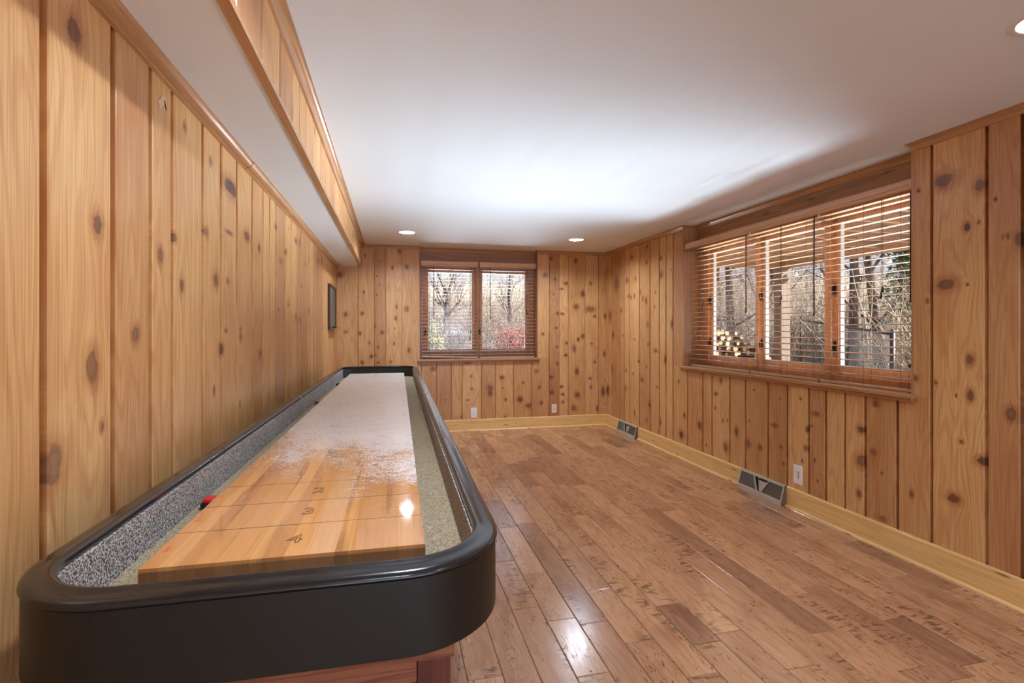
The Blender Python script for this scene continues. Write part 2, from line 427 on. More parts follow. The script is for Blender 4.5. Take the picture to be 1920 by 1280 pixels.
def floor_mat():
    n = N('hand_scraped_hickory_planks')
    ac, al, rnd = n.sep(n.attr('lc'))
    off = n.math('MULTIPLY', rnd, 71.0)
    base = n.ramp(rnd, [(0.0, srgb(196, 149, 110)), (0.4, srgb(182, 136, 100)), (0.75, srgb(170, 125, 92)), (1.0, srgb(144, 104, 78))])
    big = n.noise(n.comb(n.math('MULTIPLY', ac, 9.0), n.math('MULTIPLY', al, 1.5), off), 1.0, 2.0, 0.55, 0.5)
    rings = n.mr(n.math('SINE', n.math('MULTIPLY', big, 46.0)), -0.1, 1.0)
    fine = n.noise(n.comb(n.math('MULTIPLY', ac, 160.0), n.math('MULTIPLY', al, 9.0), off), 1.0, 3.0, 0.65)
    blot = n.noise(n.comb(n.math('MULTIPLY', ac, 12.0), n.math('MULTIPLY', al, 3.0), off), 1.0, 2.0, 0.5)
    col = n.mix(n.math('MULTIPLY', rings, 0.22), base, n.mix(1.0, base, srgb(176, 126, 100), 'MULTIPLY'))
    col = n.mix(n.mr(fine, 0.4, 0.75, 0.0, 0.32), col, n.mix(1.0, base, srgb(170, 120, 96), 'MULTIPLY'))
    col = n.mix(n.mr(blot, 0.5, 0.78, 0.0, 0.5), col, n.mix(1.0, base, srgb(180, 140, 116), 'MULTIPLY'))
    # scattered worm pits and scraped dark streaks
    pv = n.comb(n.math('MULTIPLY', ac, 120.0), n.math('MULTIPLY', al, 30.0), off)
    pit = n.mr(n.noise(pv, 1.0, 2.0, 0.55, 0.8), 0.60, 0.68)
    area = n.mr(n.noise(n.comb(n.math('MULTIPLY', ac, 14.0), n.math('MULTIPLY', al, 3.5), off), 1.0, 1.0, 0.5), 0.40, 0.58)
    pit = n.math('MULTIPLY', pit, area)
    col = n.mix(n.math('MULTIPLY', pit, 0.85), col, srgb(70, 42, 30))
    scr = n.noise(n.comb(n.math('MULTIPLY', ac, 18.0), n.math('MULTIPLY', al, 55.0), off), 1.0, 2.0, 0.5, 0.4)
    area2 = n.mr(n.noise(n.comb(n.math('MULTIPLY', ac, 8.0), n.math('MULTIPLY', al, 2.0), n.math('ADD', off, 9.0)), 1.0, 1.0, 0.5), 0.56, 0.68)
    col = n.mix(n.math('MULTIPLY', n.math('MULTIPLY', n.mr(scr, 0.5, 0.64), area2), 0.75), col, srgb(84, 58, 40))
    wave = n.noise(n.comb(n.math('MULTIPLY', ac, 30.0), n.math('MULTIPLY', al, 10.0), off), 1.0, 2.0, 0.5)
    hgt = n.math('SUBTRACT', n.math('ADD', wave, n.math('MULTIPLY', fine, 0.25)), pit)
    n.pset(color=col, rough=n.mr(fine, 0.3, 0.8, 0.16, 0.27), spec=0.55, normal=n.bump(hgt, 0.22, 0.0016))
    return n.m
M_FLOOR = floor_mat()

# ------------------------------------------------------------------ panelled walls
class Strips:
    """collects board strips into one wall mesh, with board and knot coordinates as attributes"""
    def __init__(self, F, knots, seed, extra=0.0):
        self.F, self.v, self.f, self.lc, self.kn = F, [], [], [], []
        self.knots, self.rs, self.extra = knots, random.Random(seed), extra
    def boards(self, edges, z0, z1, hw=0.011, dep=0.009, first=False, last=False):
        for i in range(len(edges) - 1):
            a, b = edges[i], edges[i + 1]
            w = b - a
            rnd = random.Random(int(round(a * 1000)) * 7 + 3).random()
            ca = [] if (i == 0 and not first) else [(a, -dep), (a + hw - 0.0030, -dep), (a + hw - 0.0025, -0.0025), (a + hw, 0.0)]
            cb = [] if (i == len(edges) - 2 and not last) else [(b - hw, 0.0), (b - hw + 0.0025, -0.0025), (b - hw + 0.0030, -dep), (b, -dep)]
            s0 = ca[-1][0] if ca else a
            s1 = cb[0][0] if cb else b
            k = max(1, round((s1 - s0) / 0.03))
            mid = [(s0 + (s1 - s0) * j / k, 0.0) for j in range(k + 1)]
            cols = ca[:-1] + mid + cb[1:]
            nz = max(1, round((z1 - z0) / 0.045))
            zs = [z0 + (z1 - z0) * j / nz for j in range(nz + 1)]
            kb = [q for q in self.knots if a - 0.004 <= q[0] <= b + 0.004 and z0 - 0.05 < q[1] < z1 + 0.05]
            tries = int(w * (z1 - z0) * self.extra + self.rs.random())
            for _ in range(tries):
                ks, kz = self.rs.uniform(a + 0.02, b - 0.02) if w > 0.05 else (a + b) / 2, self.rs.uniform(z0, z1)
                if all(abs(ks - q[0]) > 0.06 or abs(kz - q[1]) > 0.12 for q in kb):
                    r = self.rs.choice((0.006, 0.008, 0.01, 0.014))
                    kb.append((ks, kz, r, r * self.rs.uniform(1.0, 1.5)))
            kb = [(*q[:4], self.rs.random()) for q in kb]
            base = len(self.v)
            for z in zs:
                for s, nn in cols:
                    self.v.append(self.F(s, nn, z))
                    self.lc.append((s - (a + b) / 2, z, rnd))
            nc = len(cols)
            for r in range(nz):
                for c in range(nc - 1):
                    q = [base + r * nc + c, base + r * nc + c + 1, base + (r + 1) * nc + c + 1, base + (r + 1) * nc + c]
                    self.f.append(q)
                    cs = (cols[c][0] + cols[c + 1][0]) / 2
                    cz = (zs[r] + zs[r + 1]) / 2
                    best, bd = None, 1e9
                    for kq in kb:
                        d = math.hypot((cs - kq[0]) / kq[2], (cz - kq[1]) / kq[3])
                        if d < bd:
                            best, bd = kq, d
                    for (ss, zz) in ((cols[c][0], zs[r]), (cols[c + 1][0], zs[r]), (cols[c + 1][0], zs[r + 1]), (cols[c][0], zs[r + 1])):
                        if best is None:
                            self.kn.append((40.0, 40.0, 0.5))
                        else:
                            self.kn.append(((ss - best[0]) / best[2], (zz - best[1]) / best[3], best[4]))
    def plain(self, fs):
        """extra faces (solid backing): fs is a list of quads of 3D points"""
        for quad in fs:
            b = len(self.v)
            for p in quad:
                self.v.append(p)
                self.lc.append((0.0, p[2], 0.6))
                self.kn.append((40.0, 40.0, 0.5))
            self.f.append([b, b + 1, b + 2, b + 3])
    def slab(self, a0, a1, n0, n1, z0, z1):
        P = lambda a, n, z: self.F(a, n, z)
        c = [P(a, n, z) for a in (a0, a1) for n in (n0, n1) for z in (z0, z1)]
        self.plain([[c[i] for i in q] for q in ((0, 1, 3, 2), (4, 6, 7, 5), (0, 4, 5, 1), (2, 3, 7, 6), (0, 2, 6, 4), (1, 5, 7, 3))])
    def build(self, name, parent=None):
        me = bpy.data.meshes.new(name)
        me.from_pydata([tuple(p) for p in self.v], [], self.f)
        a = me.attributes.new('lc', 'FLOAT_VECTOR', 'POINT')
        a.data.foreach_set('vector', np.array(self.lc, dtype=np.float32).ravel())
        k = me.attributes.new('kn', 'FLOAT_VECTOR', 'CORNER')
        k.data.foreach_set('vector', np.array(self.kn, dtype=np.float32).ravel())
        me.update()
        return finish(name, me, M_PANEL, parent)

F_left = lambda a, n, z: (XL + n, a, z)          # a = y, n towards +x
F_right = lambda a, n, z: (XR - n, a, z)         # a = y, n towards -x
F_back = lambda a, n, z: (a, YB - n, z)          # a = x, n towards -y
F_soff = lambda a, n, z: (SOFX + n, a, z)
F_rear = lambda a, n, z: (a, YR + n, z)

def fill(a, b, step, rs):
    out, x = [], a
    while x < b - step * 0.6:
        x += step * rs.uniform(0.7, 1.3)
        if x < b - 0.06:
            out.append(x)
    return out

rs = random.Random(3)
# left wall
g_left = [1.147, 1.394, 1.587, 1.729, 1.98, 2.175, 2.381, 2.624, 2.832, 2.979, 3.125, 3.381, 3.585, 3.797, 3.944, 4.203, 4.358, 4.537, 4.747, 5.123, 5.513, 5.947]
behind = fill(YR, 0.75, 0.2, rs) + [0.86]
w = Strips(F_left, KNOTS_LEFT, 11, 4.0)
w.boards([YR] + behind + g_left + [YB], 0.0, SOFZ, hw=0.0145, dep=0.020)
w.slab(YR - 0.12, YB + 0.12, -0.14, -0.024, -0.05, H + 0.1)
wall_left = struct(w.build('wall_left'))

# soffit (boxed beam along the left wall)
g_soff = [1.1, 1.323, 1.577, 1.81, 2.022, 2.17, 2.319, 2.528, 2.782, 2.986, 3.21, 3.456, 3.725, 3.999, 4.318, 4.62, 4.95, 5.2, 5.5, 5.8, 6.1]
w = Strips(F_soff, [], 21, 4.0)
w.boards([YR] + fill(YR, 0.9, 0.2, rs) + g_soff + [YB], SOFZ, H, hw=0.009, dep=0.006)
soffit = struct(w.build('wall_soffit'))
soffit['label'] = 'pine boards on the face of the boxed beam along the left ceiling'
bm = BM(); box(bm, XL, SOFX - 0.027, YR, YB, SOFZ, SOFZ + 0.012)
panel = struct(obj('ceiling_soffit', bm, M_CEIL))
bm = BM(); box(bm, SOFX - 0.027, SOFX + 0.003, YR, YB, SOFZ - 0.004, SOFZ + 0.014, 0.001)
struct(obj('trim_1', bm, M_TRIM_Y))

# back wall with window_1 opening; a shallow recess runs from sill to ceiling
W1A, W1B, SILL = 0.314, 1.834, 0.905
g_bl = [-0.404, -0.216, -0.082, 0.107]
g_bm = [0.345, 0.527, 0.714, 0.848, 1.091, 1.272, 1.508, 1.748]
g_br = [1.984, 2.12, 2.243, 2.479, 2.67]
w = Strips(F_back, KNOTS_BACK, 5, 1.0)
w.boards([XL] + g_bl + [W1A], SILL, H, hw=0.007, dep=0.013)
w.boards([XL] + g_bl + g_bm + g_br + [XR], 0.0, SILL, hw=0.007, dep=0.013)
w.boards([W1B] + g_br + [XR], SILL, H, hw=0.007, dep=0.013)
w.slab(XL - 0.14, W1A - 0.001, -0.32, -0.016, SILL, H + 0.1)
w.slab(W1B + 0.001, XR + 0.34, -0.32, -0.016, SILL, H + 0.1)
w.slab(XL - 0.14, XR + 0.34, -0.32, -0.016, -0.05, SILL - 0.03)
w.slab(W1A - 0.01, W1B + 0.01, -0.32, -0.15, 2.10, H + 0.1)
wall_back = struct(w.build('wall_back'))

# right wall with window_2 opening
W2A, W2B = 2.232, 4.52
g_rf = [4.705, 4.842, 4.98, 5.182, 5.434, 5.69, 5.829, 5.958, 6.216]
g_rm = [2.326, 2.528, 2.672, 2.817, 2.96, 3.155, 3.352, 3.606, 3.805, 4.052, 4.191, 4.441]
g_rn = [1.736, 1.88, 2.138]
nb = [YR] + fill(YR, 1.45, 0.19, rs) + [1.56]
w = Strips(F_right, KNOTS_RIGHT, 8, 1.0)
w.boards([W2B] + g_rf + [YB], SILL, H, hw=0.0115, dep=0.022)
w.boards(nb + g_rn[:2] + [2.138] + [W2A], SILL, H, hw=0.0115, dep=0.022)
w.boards(nb + g_rn + g_rm + g_rf + [YB], 0.0, SILL, hw=0.0115, dep=0.022)
w.slab(W2B + 0.001, YB + 0.32, -0.34, -0.026, SILL, H + 0.1)
w.slab(YR - 0.14, W2A - 0.001, -0.34, -0.026, SILL, H + 0.1)
w.slab(YR - 0.14, YB + 0.32, -0.34, -0.026, -0.05, SILL - 0.03)
w.slab(W2A - 0.01, W2B + 0.01, -0.34, -0.17, 2.06, H + 0.1)
wall_right = struct(w.build('wall_right'))

# rear wall, behind the camera
w = Strips(F_rear, [], 31, 4.0)
w.boards([XL] + fill(XL, XR - 0.1, 0.2, rs) + [XR], 0.0, H, hw=0.0115, dep=0.022)
w.slab(XL - 0.14, XR + 0.34, -0.14, -0.012, -0.05, H + 0.1)
wall_rear = struct(w.build('wall_rear'))

# ------------------------------------------------------------------ ceiling with holes for the recessed lamps
LAMPS = [(0.147, 5.475), (2.03, 5.49), (2.09, 1.232), (0.147, 1.232), (0.147, -1.4), (2.05, -1.4)]  # last two are unseen, added behind the camera for more light
LR = 0.078
bm = BM()
def ring_edges(pts):
    vs = [bm.verts.new((x, y, H)) for x, y in pts]
    return [bm.edges.new((vs[i], vs[(i + 1) % len(vs)])) for i in range(len(vs))]
XC1, YC1 = XR + 0.17, YB + 0.17
edges = ring_edges([(XL, YR), (XC1, YR), (XC1, YC1), (XL, YC1)])
for lx, ly in LAMPS:
    edges += ring_edges([(lx + LR * math.cos(2 * math.pi * k / 40), ly + LR * math.sin(2 * math.pi * k / 40)) for k in range(40)])
bmesh.ops.triangle_fill(bm, use_beauty=True, use_dissolve=False, edges=edges)
for f in bm.faces:
    if f.normal.z > 0:
        f.normal_flip()
me = bpy.data.meshes.new('ceiling'); bm.to_mesh(me); bm.free()
ceiling = struct(finish('ceiling', me, M_CEIL))
bm = BM(); box(bm, XL - 0.14, XR + 0.34, YR - 0.14, YB + 0.32, H + 0.11, H + 0.25)
struct(obj('ceiling_deck', bm, M_CEIL))

# ------------------------------------------------------------------ plank floor: real boards with eased edges
v, f, lc = [], [], []
PW, X0 = 0.1305, 0.395
rs = random.Random(77)
kmin = int(math.floor((XL - X0) / PW)) ; kmax = int(math.ceil((XR - X0) / PW))
def plank(x0, x1, y0, y1, rnd):
    e, dz, g = 0.0026, 0.0024, 0.0008
    b = len(v)
    x0 += g; x1 -= g; y0 += g; y1 -= g
    for (xx0, xx1, yy0, yy1, z) in ((x0, x1, y0, y1, -dz), (x0 + e, x1 - e, y0 + e, y1 - e, 0.0)):
        for x, y in ((xx0, yy0), (xx1, yy0), (xx1, yy1), (xx0, yy1)):
            v.append((x, y, z)); lc.append((x - (x0 + x1) / 2, y, rnd))
    f.append([b + 4, b + 5, b + 6, b + 7])
    for i in range(4):
        j = (i + 1) % 4
        f.append([b + i, b + j, b + 4 + j, b + 4 + i])
for k in range(kmin, kmax):
    xa, xb = X0 + k * PW, X0 + (k + 1) * PW
    js = sorted(j[2] for j in FLOOR_JOINTS if xa < (j[0] + j[1]) / 2 < xb)
    ys = [YR]
    y = YR + rs.uniform(0.2, 1.0)
    first = js[0] if js else 99
    while y < YB - 0.15:
        near = [j for j in js if ys[-1] < j <= y + 0.3]
        if near:
            y = near[0]
        ys.append(y)
        y += rs.uniform(0.35, 1.2)
    ys.append(YB)
    for a, b in zip(ys, ys[1:]):
        plank(max(xa, XL - 0.02), min(xb, XR + 0.01), a, b, rs.random())
me = bpy.data.meshes.new('floor')
# dark seam bed under the planks
b0 = len(v)
for p in ((XL - 0.1, YR - 0.1, -0.0023), (XR + 0.1, YR - 0.1, -0.0023), (XR + 0.1, YB + 0.1, -0.0023), (XL - 0.1, YB + 0.1, -0.0023)):
    v.append(p); lc.append((0, 0, 0))
for p in ((XL - 0.1, YR - 0.1, -0.08), (XR + 0.1, YR - 0.1, -0.08), (XR + 0.1, YB + 0.1, -0.08), (XL - 0.1, YB + 0.1, -0.08)):
    v.append(p); lc.append((0, 0, 0))
f.append([b0, b0 + 1, b0 + 2, b0 + 3]); f.append([b0 + 7, b0 + 6, b0 + 5, b0 + 4])
me.from_pydata(v, [], f)
a = me.attributes.new('lc', 'FLOAT_VECTOR', 'POINT')
a.data.foreach_set('vector', np.array(lc, dtype=np.float32).ravel())
M_SEAM = flat('floor_seam', srgb(70, 44, 30), 0.7)
floor = struct(finish('floor', me, [M_FLOOR, M_SEAM]))
me.polygons[len(f) - 2].material_index = 1
me.polygons[len(f) - 1].material_index = 1
me.update()

# ------------------------------------------------------------------ mouldings and baseboards
COVE = [(0.0, 0.0), (0.040, 0.0), (0.040, -0.006), (0.034, -0.008), (0.026, -0.012), (0.019, -0.019), (0.014, -0.027), (0.011, -0.034), (0.012, -0.037), (0.010, -0.044), (0.0, -0.046)]
SMALL = [(0.0, 0.0), (0.030, 0.0), (0.030, -0.005), (0.025, -0.007), (0.018, -0.014), (0.013, -0.024), (0.010, -0.034), (0.008, -0.041), (0.0, -0.043)]
BULL = [(0.0, 0.0), (0.042, 0.0), (0.042, -0.003), (0.039, -0.005), (0.037, -0.010), (0.031, -0.018), (0.023, -0.024), (0.015, -0.027), (0.012, -0.027), (0.010, -0.032), (0.0, -0.034)]
def moulding(name, segs, prof, z, mat):
    bm = BM()
    for (p0, p1, nrm, m0, m1) in segs:
        run(bm, p0, p1, nrm, prof, z, m0, m1)
    return struct(obj(name, bm, mat))
moulding('trim_2', [((XL, YR), (XL, 2.478), (1, 0), 0, 0)], BULL, SOFZ, M_TRIM_Y)
moulding('trim_3', [((XL, 2.482), (XL, YB), (1, 0), 0, -1)], [(d * 1.06, z * 1.06) for d, z in BULL], SOFZ, M_TRIM_Y)
moulding('trim_4', [((SOFX, YR), (SOFX, 3.10), (1, 0), 0, 0), ((SOFX, 3.102), (SOFX, YB), (1, 0), 0, -1)], COVE, H, M_TRIM_Y)
moulding('trim_5', [((SOFX, YB), (W1A, YB), (0, -1), 1, 1)], SMALL, H, M_TRIM_X)
W1R, W2R = YB + 0.11, XR + 0.15
moulding('trim_6', [((W1A, W1R), (W1B, W1R), (0, -1), 0, 0)], SMALL, H, M_TRIM_X)
moulding('trim_7', [((W1B, YB), (XR, YB), (0, -1), -1, -1)], SMALL, H, M_TRIM_X)
moulding('trim_8', [((XR, YB), (XR, W2B), (-1, 0), 1, 1)], SMALL, H, M_TRIM_Y)
moulding('trim_9', [((W2R, W2B), (W2R, W2A), (-1, 0), 0, 0)], SMALL, H, M_TRIM_Y)
moulding('trim_10', [((XR, W2A), (XR, YR), (-1, 0), -1, 0)], SMALL, H, M_TRIM_Y)
# moulding returns where the wall crown ends at the two window recesses
bm = BM()
for (x, y, nx, ny) in ((W1A, YB, 1, 0), (W1B, YB, -1, 0)):
    run(bm, (x, YB), (x, YB + 0.11), (nx, 0), SMALL, H, -1, 0)
struct(obj('trim_11', bm, M_TRIM_X))
bm = BM()
for (y, ny) in ((W2A, 1), (W2B, -1)):
    run(bm, (XR, y), (XR + 0.15, y), (0, ny), SMALL, H, -1, 0)
struct(obj('trim_12', bm, M_TRIM_Y))

BASE = [(0.0, 0.0), (0.018, 0.0), (0.018, 0.003), (0.0165, 0.003), (0.0165, 0.132), (0.014, 0.139), (0.009, 0.143), (0.0, 0.143)]
SHOE = [(0.0165, 0.0), (0.031, 0.0), (0.030, 0.007), (0.025, 0.013), (0.0165, 0.016)]
def baseboard(name, p0, p1, nrm, mat, m0=0, m1=0):
    bm = BM()
    run(bm, p0, p1, nrm, BASE, 0.0, m0, m1)
    run(bm, p0, p1, nrm, SHOE, 0.0, m0, m1)
    return struct(obj(name, bm, mat))
baseboard('baseboard_left', (XL, YR), (XL, YB), (1, 0), M_BASE_Y, 1, -1)
baseboard('baseboard_back', (XL, YB), (XR, YB), (0, -1), M_BASE_X, 1, -1)
baseboard('baseboard_right', (XR, YB), (XR, YR), (-1, 0), M_BASE_Y, 1, -1)
baseboard('baseboard_rear', (XR, YR), (XL, YR), (0, 1), M_BASE_X, 1, -1)

# ------------------------------------------------------------------ windows
def glass_mat():
    n = N('window_glass')
    tr = n.t.nodes.new('ShaderNodeBsdfTransparent')
    tr.inputs[0].default_value = (0.97, 0.985, 0.98, 1)
    gl = n.t.nodes.new('ShaderNodeBsdfGlossy')
    gl.inputs['Roughness'].default_value = 0.0
    lw = n.t.nodes.new('ShaderNodeLayerWeight')
    lw.inputs[0].default_value = 0.5
    fr = n.t.nodes.new('ShaderNodeMath')
    fr.operation = 'MULTIPLY_ADD'
    n.t.links.new(n.math('POWER', lw.outputs['Facing'], 5.0), fr.inputs[0])
    fr.inputs[1].default_value = 0.9
    fr.inputs[2].default_value = 0.06
    mx = n.t.nodes.new('ShaderNodeMixShader')
    n.t.links.new(fr.outputs[0], mx.inputs[0])
    n.t.links.new(tr.outputs[0], mx.inputs[1])
    n.t.links.new(gl.outputs[0], mx.inputs[2])
    n.t.links.new(mx.outputs[0], n.out.inputs[0])
    return n.m
M_GLASS = glass_mat()
M_BRONZE = flat('bronze_hardware', srgb(58, 50, 44), 0.35, 0.8)
M_SPACER = flat('aluminium_spacer', srgb(176, 180, 180), 0.4, 0.4)

def window(name, F, a0, a1, zs, zt, panes, d_head, d_frame, mh, label, along, matx, locks=()):
    """a0..a1 opening, zs sill top, zt head underside, panes [(a,b)], d_* depths behind the wall face"""
    root = bpy.data.objects.new(name, None); C.objects.link(root)
    root['kind'] = 'structure'; root['label'] = label
    ORG[root.name] = Vector((0, 0, 0))
    D = d_frame
    # jamb linings
    bm = BM()
    fbox(bm, F, a0 - 0.0005, a0 + 0.012, -(D + 0.06), 0.002, zs, H - 0.001, 0.001)
    fbox(bm, F, a1 - 0.012, a1 + 0.0005, -(D + 0.06), 0.002, zs, H - 0.001, 0.001)
    obj('jamb', bm, M_TRIM_Z, root)
    # header board up to the ceiling
    bm = BM()
    fbox(bm, F, a0 + 0.012, a1 - 0.012, -(D + 0.05), -d_head, zt, H - 0.001, 0.001)
    obj('header_board', bm, mh, root)
    # stool and apron
    bm = BM()
    fbox(bm, F, a0 - 0.02, a1 + 0.02, 0.0, 0.040, zs - 0.024, zs, 0.004)
    fbox(bm, F, a0, a1, -(D + 0.06), 0.001, zs - 0.024, zs)
    obj('window_sill', bm, matx, root)
    bm = BM()
    fbox(bm, F, a0 - 0.008, a1 + 0.008, 0.0, 0.022, zs - 0.045, zs - 0.0245, 0.003)
    obj('apron', bm, matx, root)
    # outer frame and mullions
    gz0, gz1 = 1.012, 2.0
    bm = BM()
    n0, n1 = -(D + 0.055), -D + 0.02
    fbox(bm, F, a0 + 0.0125, panes[0][0] - 0.045, n0, n1, zs + 0.0005, zt, 0.003)
    fbox(bm, F, panes[-1][1] + 0.045, a1 - 0.0125, n0, n1, zs + 0.0005, zt, 0.003)
    fbox(bm, F, a0 + 0.013, a1 - 0.013, n0, n1 + 0.002, zs + 0.001, gz0 - 0.052, 0.003)
    fbox(bm, F, a0 + 0.013, a1 - 0.013, n0, n1 + 0.002, gz1 + 0.052, zt + 0.0005, 0.003)
    for p, q in zip(panes, panes[1:]):
        m = (p[1] + q[0]) / 2
        fbox(bm, F, m - 0.0175, m + 0.0175, n0, n1 + 0.012, zs + 0.0012, zt - 0.001, 0.003)
    obj('window_frame', bm, M_SASH, root)
    for p in panes:
        bm = BM()
        s = 0.046
        fbox(bm, F, p[0] - s, p[0], -D - 0.045, -D, gz0 - 0.054, gz1 + 0.054, 0.004)
        fbox(bm, F, p[1], p[1] + s, -D - 0.045, -D, gz0 - 0.054, gz1 + 0.054, 0.004)
        fbox(bm, F, p[0] - 0.001, p[1] + 0.001, -D - 0.044, -D - 0.001, gz0 - 0.053, gz0, 0.004)
        fbox(bm, F, p[0] - 0.001, p[1] + 0.001, -D - 0.044, -D - 0.001, gz1, gz1 + 0.053, 0.004)
        sash = obj('sash', bm, M_SASH, root)
        bm = BM()
        fbox(bm, F, p[0] + 0.0005, p[0] + 0.006, -D - 0.030, -D - 0.006, gz0, gz1)
        fbox(bm, F, p[1] - 0.006, p[1] - 0.0005, -D - 0.030, -D - 0.006, gz0, gz1)
        fbox(bm, F, p[0] + 0.001, p[1] - 0.001, -D - 0.030, -D - 0.006, gz0 + 0.0005, gz0 + 0.006)
        fbox(bm, F, p[0] + 0.001, p[1] - 0.001, -D - 0.030, -D - 0.006, gz1 - 0.006, gz1 - 0.0005)
        obj('glazing_bead', bm, M_SPACER, sash)
        bm = BM()
        c = [F(a, -D - 0.018, z) for a, z in ((p[0], gz0), (p[1], gz0), (p[1], gz1), (p[0], gz1))]
        bm.faces.new([bm.verts.new(q) for q in c])
        obj('pane', bm, M_GLASS, sash)
        for za in locks:
            bm = BM()
            ah = p[1] + 0.03 if along == 'y' else p[0] - 0.03
            fbox(bm, F, ah - 0.009, ah + 0.009, -D, -D + 0.010, za - 0.045, za + 0.03, 0.003)
            tube(bm, [F(ah, -D + 0.008, za), F(ah, -D + 0.028, za + 0.004), F(ah - 0.012, -D + 0.034, za - 0.03), F(ah - 0.02, -D + 0.030, za - 0.055)], [0.006, 0.006, 0.005, 0.004], 8)
            obj('sash_lock', bm, M_BRONZE, sash)
    return root

window('window_1', F_back, W1A, W1B, SILL, 2.075, [(0.435, 1.0), (1.125, 1.705)], 0.11, 0.16, M_HEAD_X,
       'two-pane wooden casement window in the far wall, bare trees and red shrubs outside', 'x', M_TRIM_X, (1.25,))
window('window_2', F_right, W2A, W2B, SILL + 0.012, 2.04, [(2.31, 2.907), (3.03, 3.63), (3.73, 4.33)], 0.15, 0.20, M_HEAD_Y,
       'three-pane wooden casement window in the right wall looking out under a deck', 'y', M_TRIM_Y, (1.16, 1.56))

# ------------------------------------------------------------------ recessed lamps
M_WHITE = flat('lamp_trim_white', srgb(226, 224, 222), 0.45)
M_BAFFLE = flat('lamp_reflector', srgb(190, 178, 168), 0.35, 0.3)
def emit_mat(name, col, strength):
    return N(name).pset(color=(0.9, 0.9, 0.9, 1), emis=(*col, 1), emstr=strength).m
M_LAMP = emit_mat('lamp_lens_glow', LAMP_COLOR, LAMP_STRENGTH)
lamp_labels = ['lit recessed ceiling light nearer the boxed beam, before the far window', 'lit recessed ceiling light in the far right part of the ceiling, before the far wall',
               'recessed ceiling light in the top right corner, nearest the camera', 'recessed ceiling light above the near end of the shuffleboard table',
               'added unseen recessed ceiling light behind the camera, beam side', 'added unseen recessed ceiling light behind the camera, window side']
for li, ((lx, ly), lab) in enumerate(zip(LAMPS, lamp_labels)):
    t = thing('recessed_light', lab, 'ceiling light', (lx, ly, H), 'recessed ceiling lights')
    bm = BM(); lathe(bm, (lx, ly, H), [(0.076, 0.0), (0.080, -0.006), (0.094, -0.004), (0.097, 0.0), (0.097, 0.001), (0.076, 0.001)], 40, close=True)
    obj('trim_ring', bm, M_WHITE, t, True)
    bm = BM(); lathe(bm, (lx, ly, H), [(0.0765, -0.001), (0.072, 0.020), (0.062, 0.040), (0.062, 0.060 if li != 2 else 0.090), (0.0, 0.061 if li != 2 else 0.091)], 40)
    obj('reflector', bm, M_BAFFLE, t, True)
    bm = BM(); lathe(bm, (lx, ly, H), [(0.0, 0.018), (0.03, 0.020), (0.052, 0.027), (0.058, 0.037), (0.054, 0.048), (0.0, 0.050)] if li != 2 else [(0.0, 0.058), (0.02, 0.059), (0.036, 0.064), (0.040, 0.072), (0.034, 0.080), (0.0, 0.081)], 24)
    obj('bulb', bm, M_LAMP, t, True)

# ------------------------------------------------------------------ wooden venetian blinds
M_SLAT = N('blind_slat_wood').pset(color=srgb(182, 144, 112), rough=0.25, spec=0.7, coat=0.4, coatr=0.12).m
M_VAL_Y = wood('valance_wood_y', srgb(204, 158, 118), srgb(180, 134, 96), 'Y', rough=0.25, spec=0.7, fine_amt=0.3)
M_VAL_X = wood('valance_wood_x', srgb(222, 176, 136), srgb(198, 152, 114), 'X', rough=0.3, spec=0.6, fine_amt=0.3)
M_CORD = flat('blind_cord', srgb(128, 96, 72), 0.7)
M_BLACK_WOOD = flat('dark_wand', srgb(44, 28, 24), 0.3)

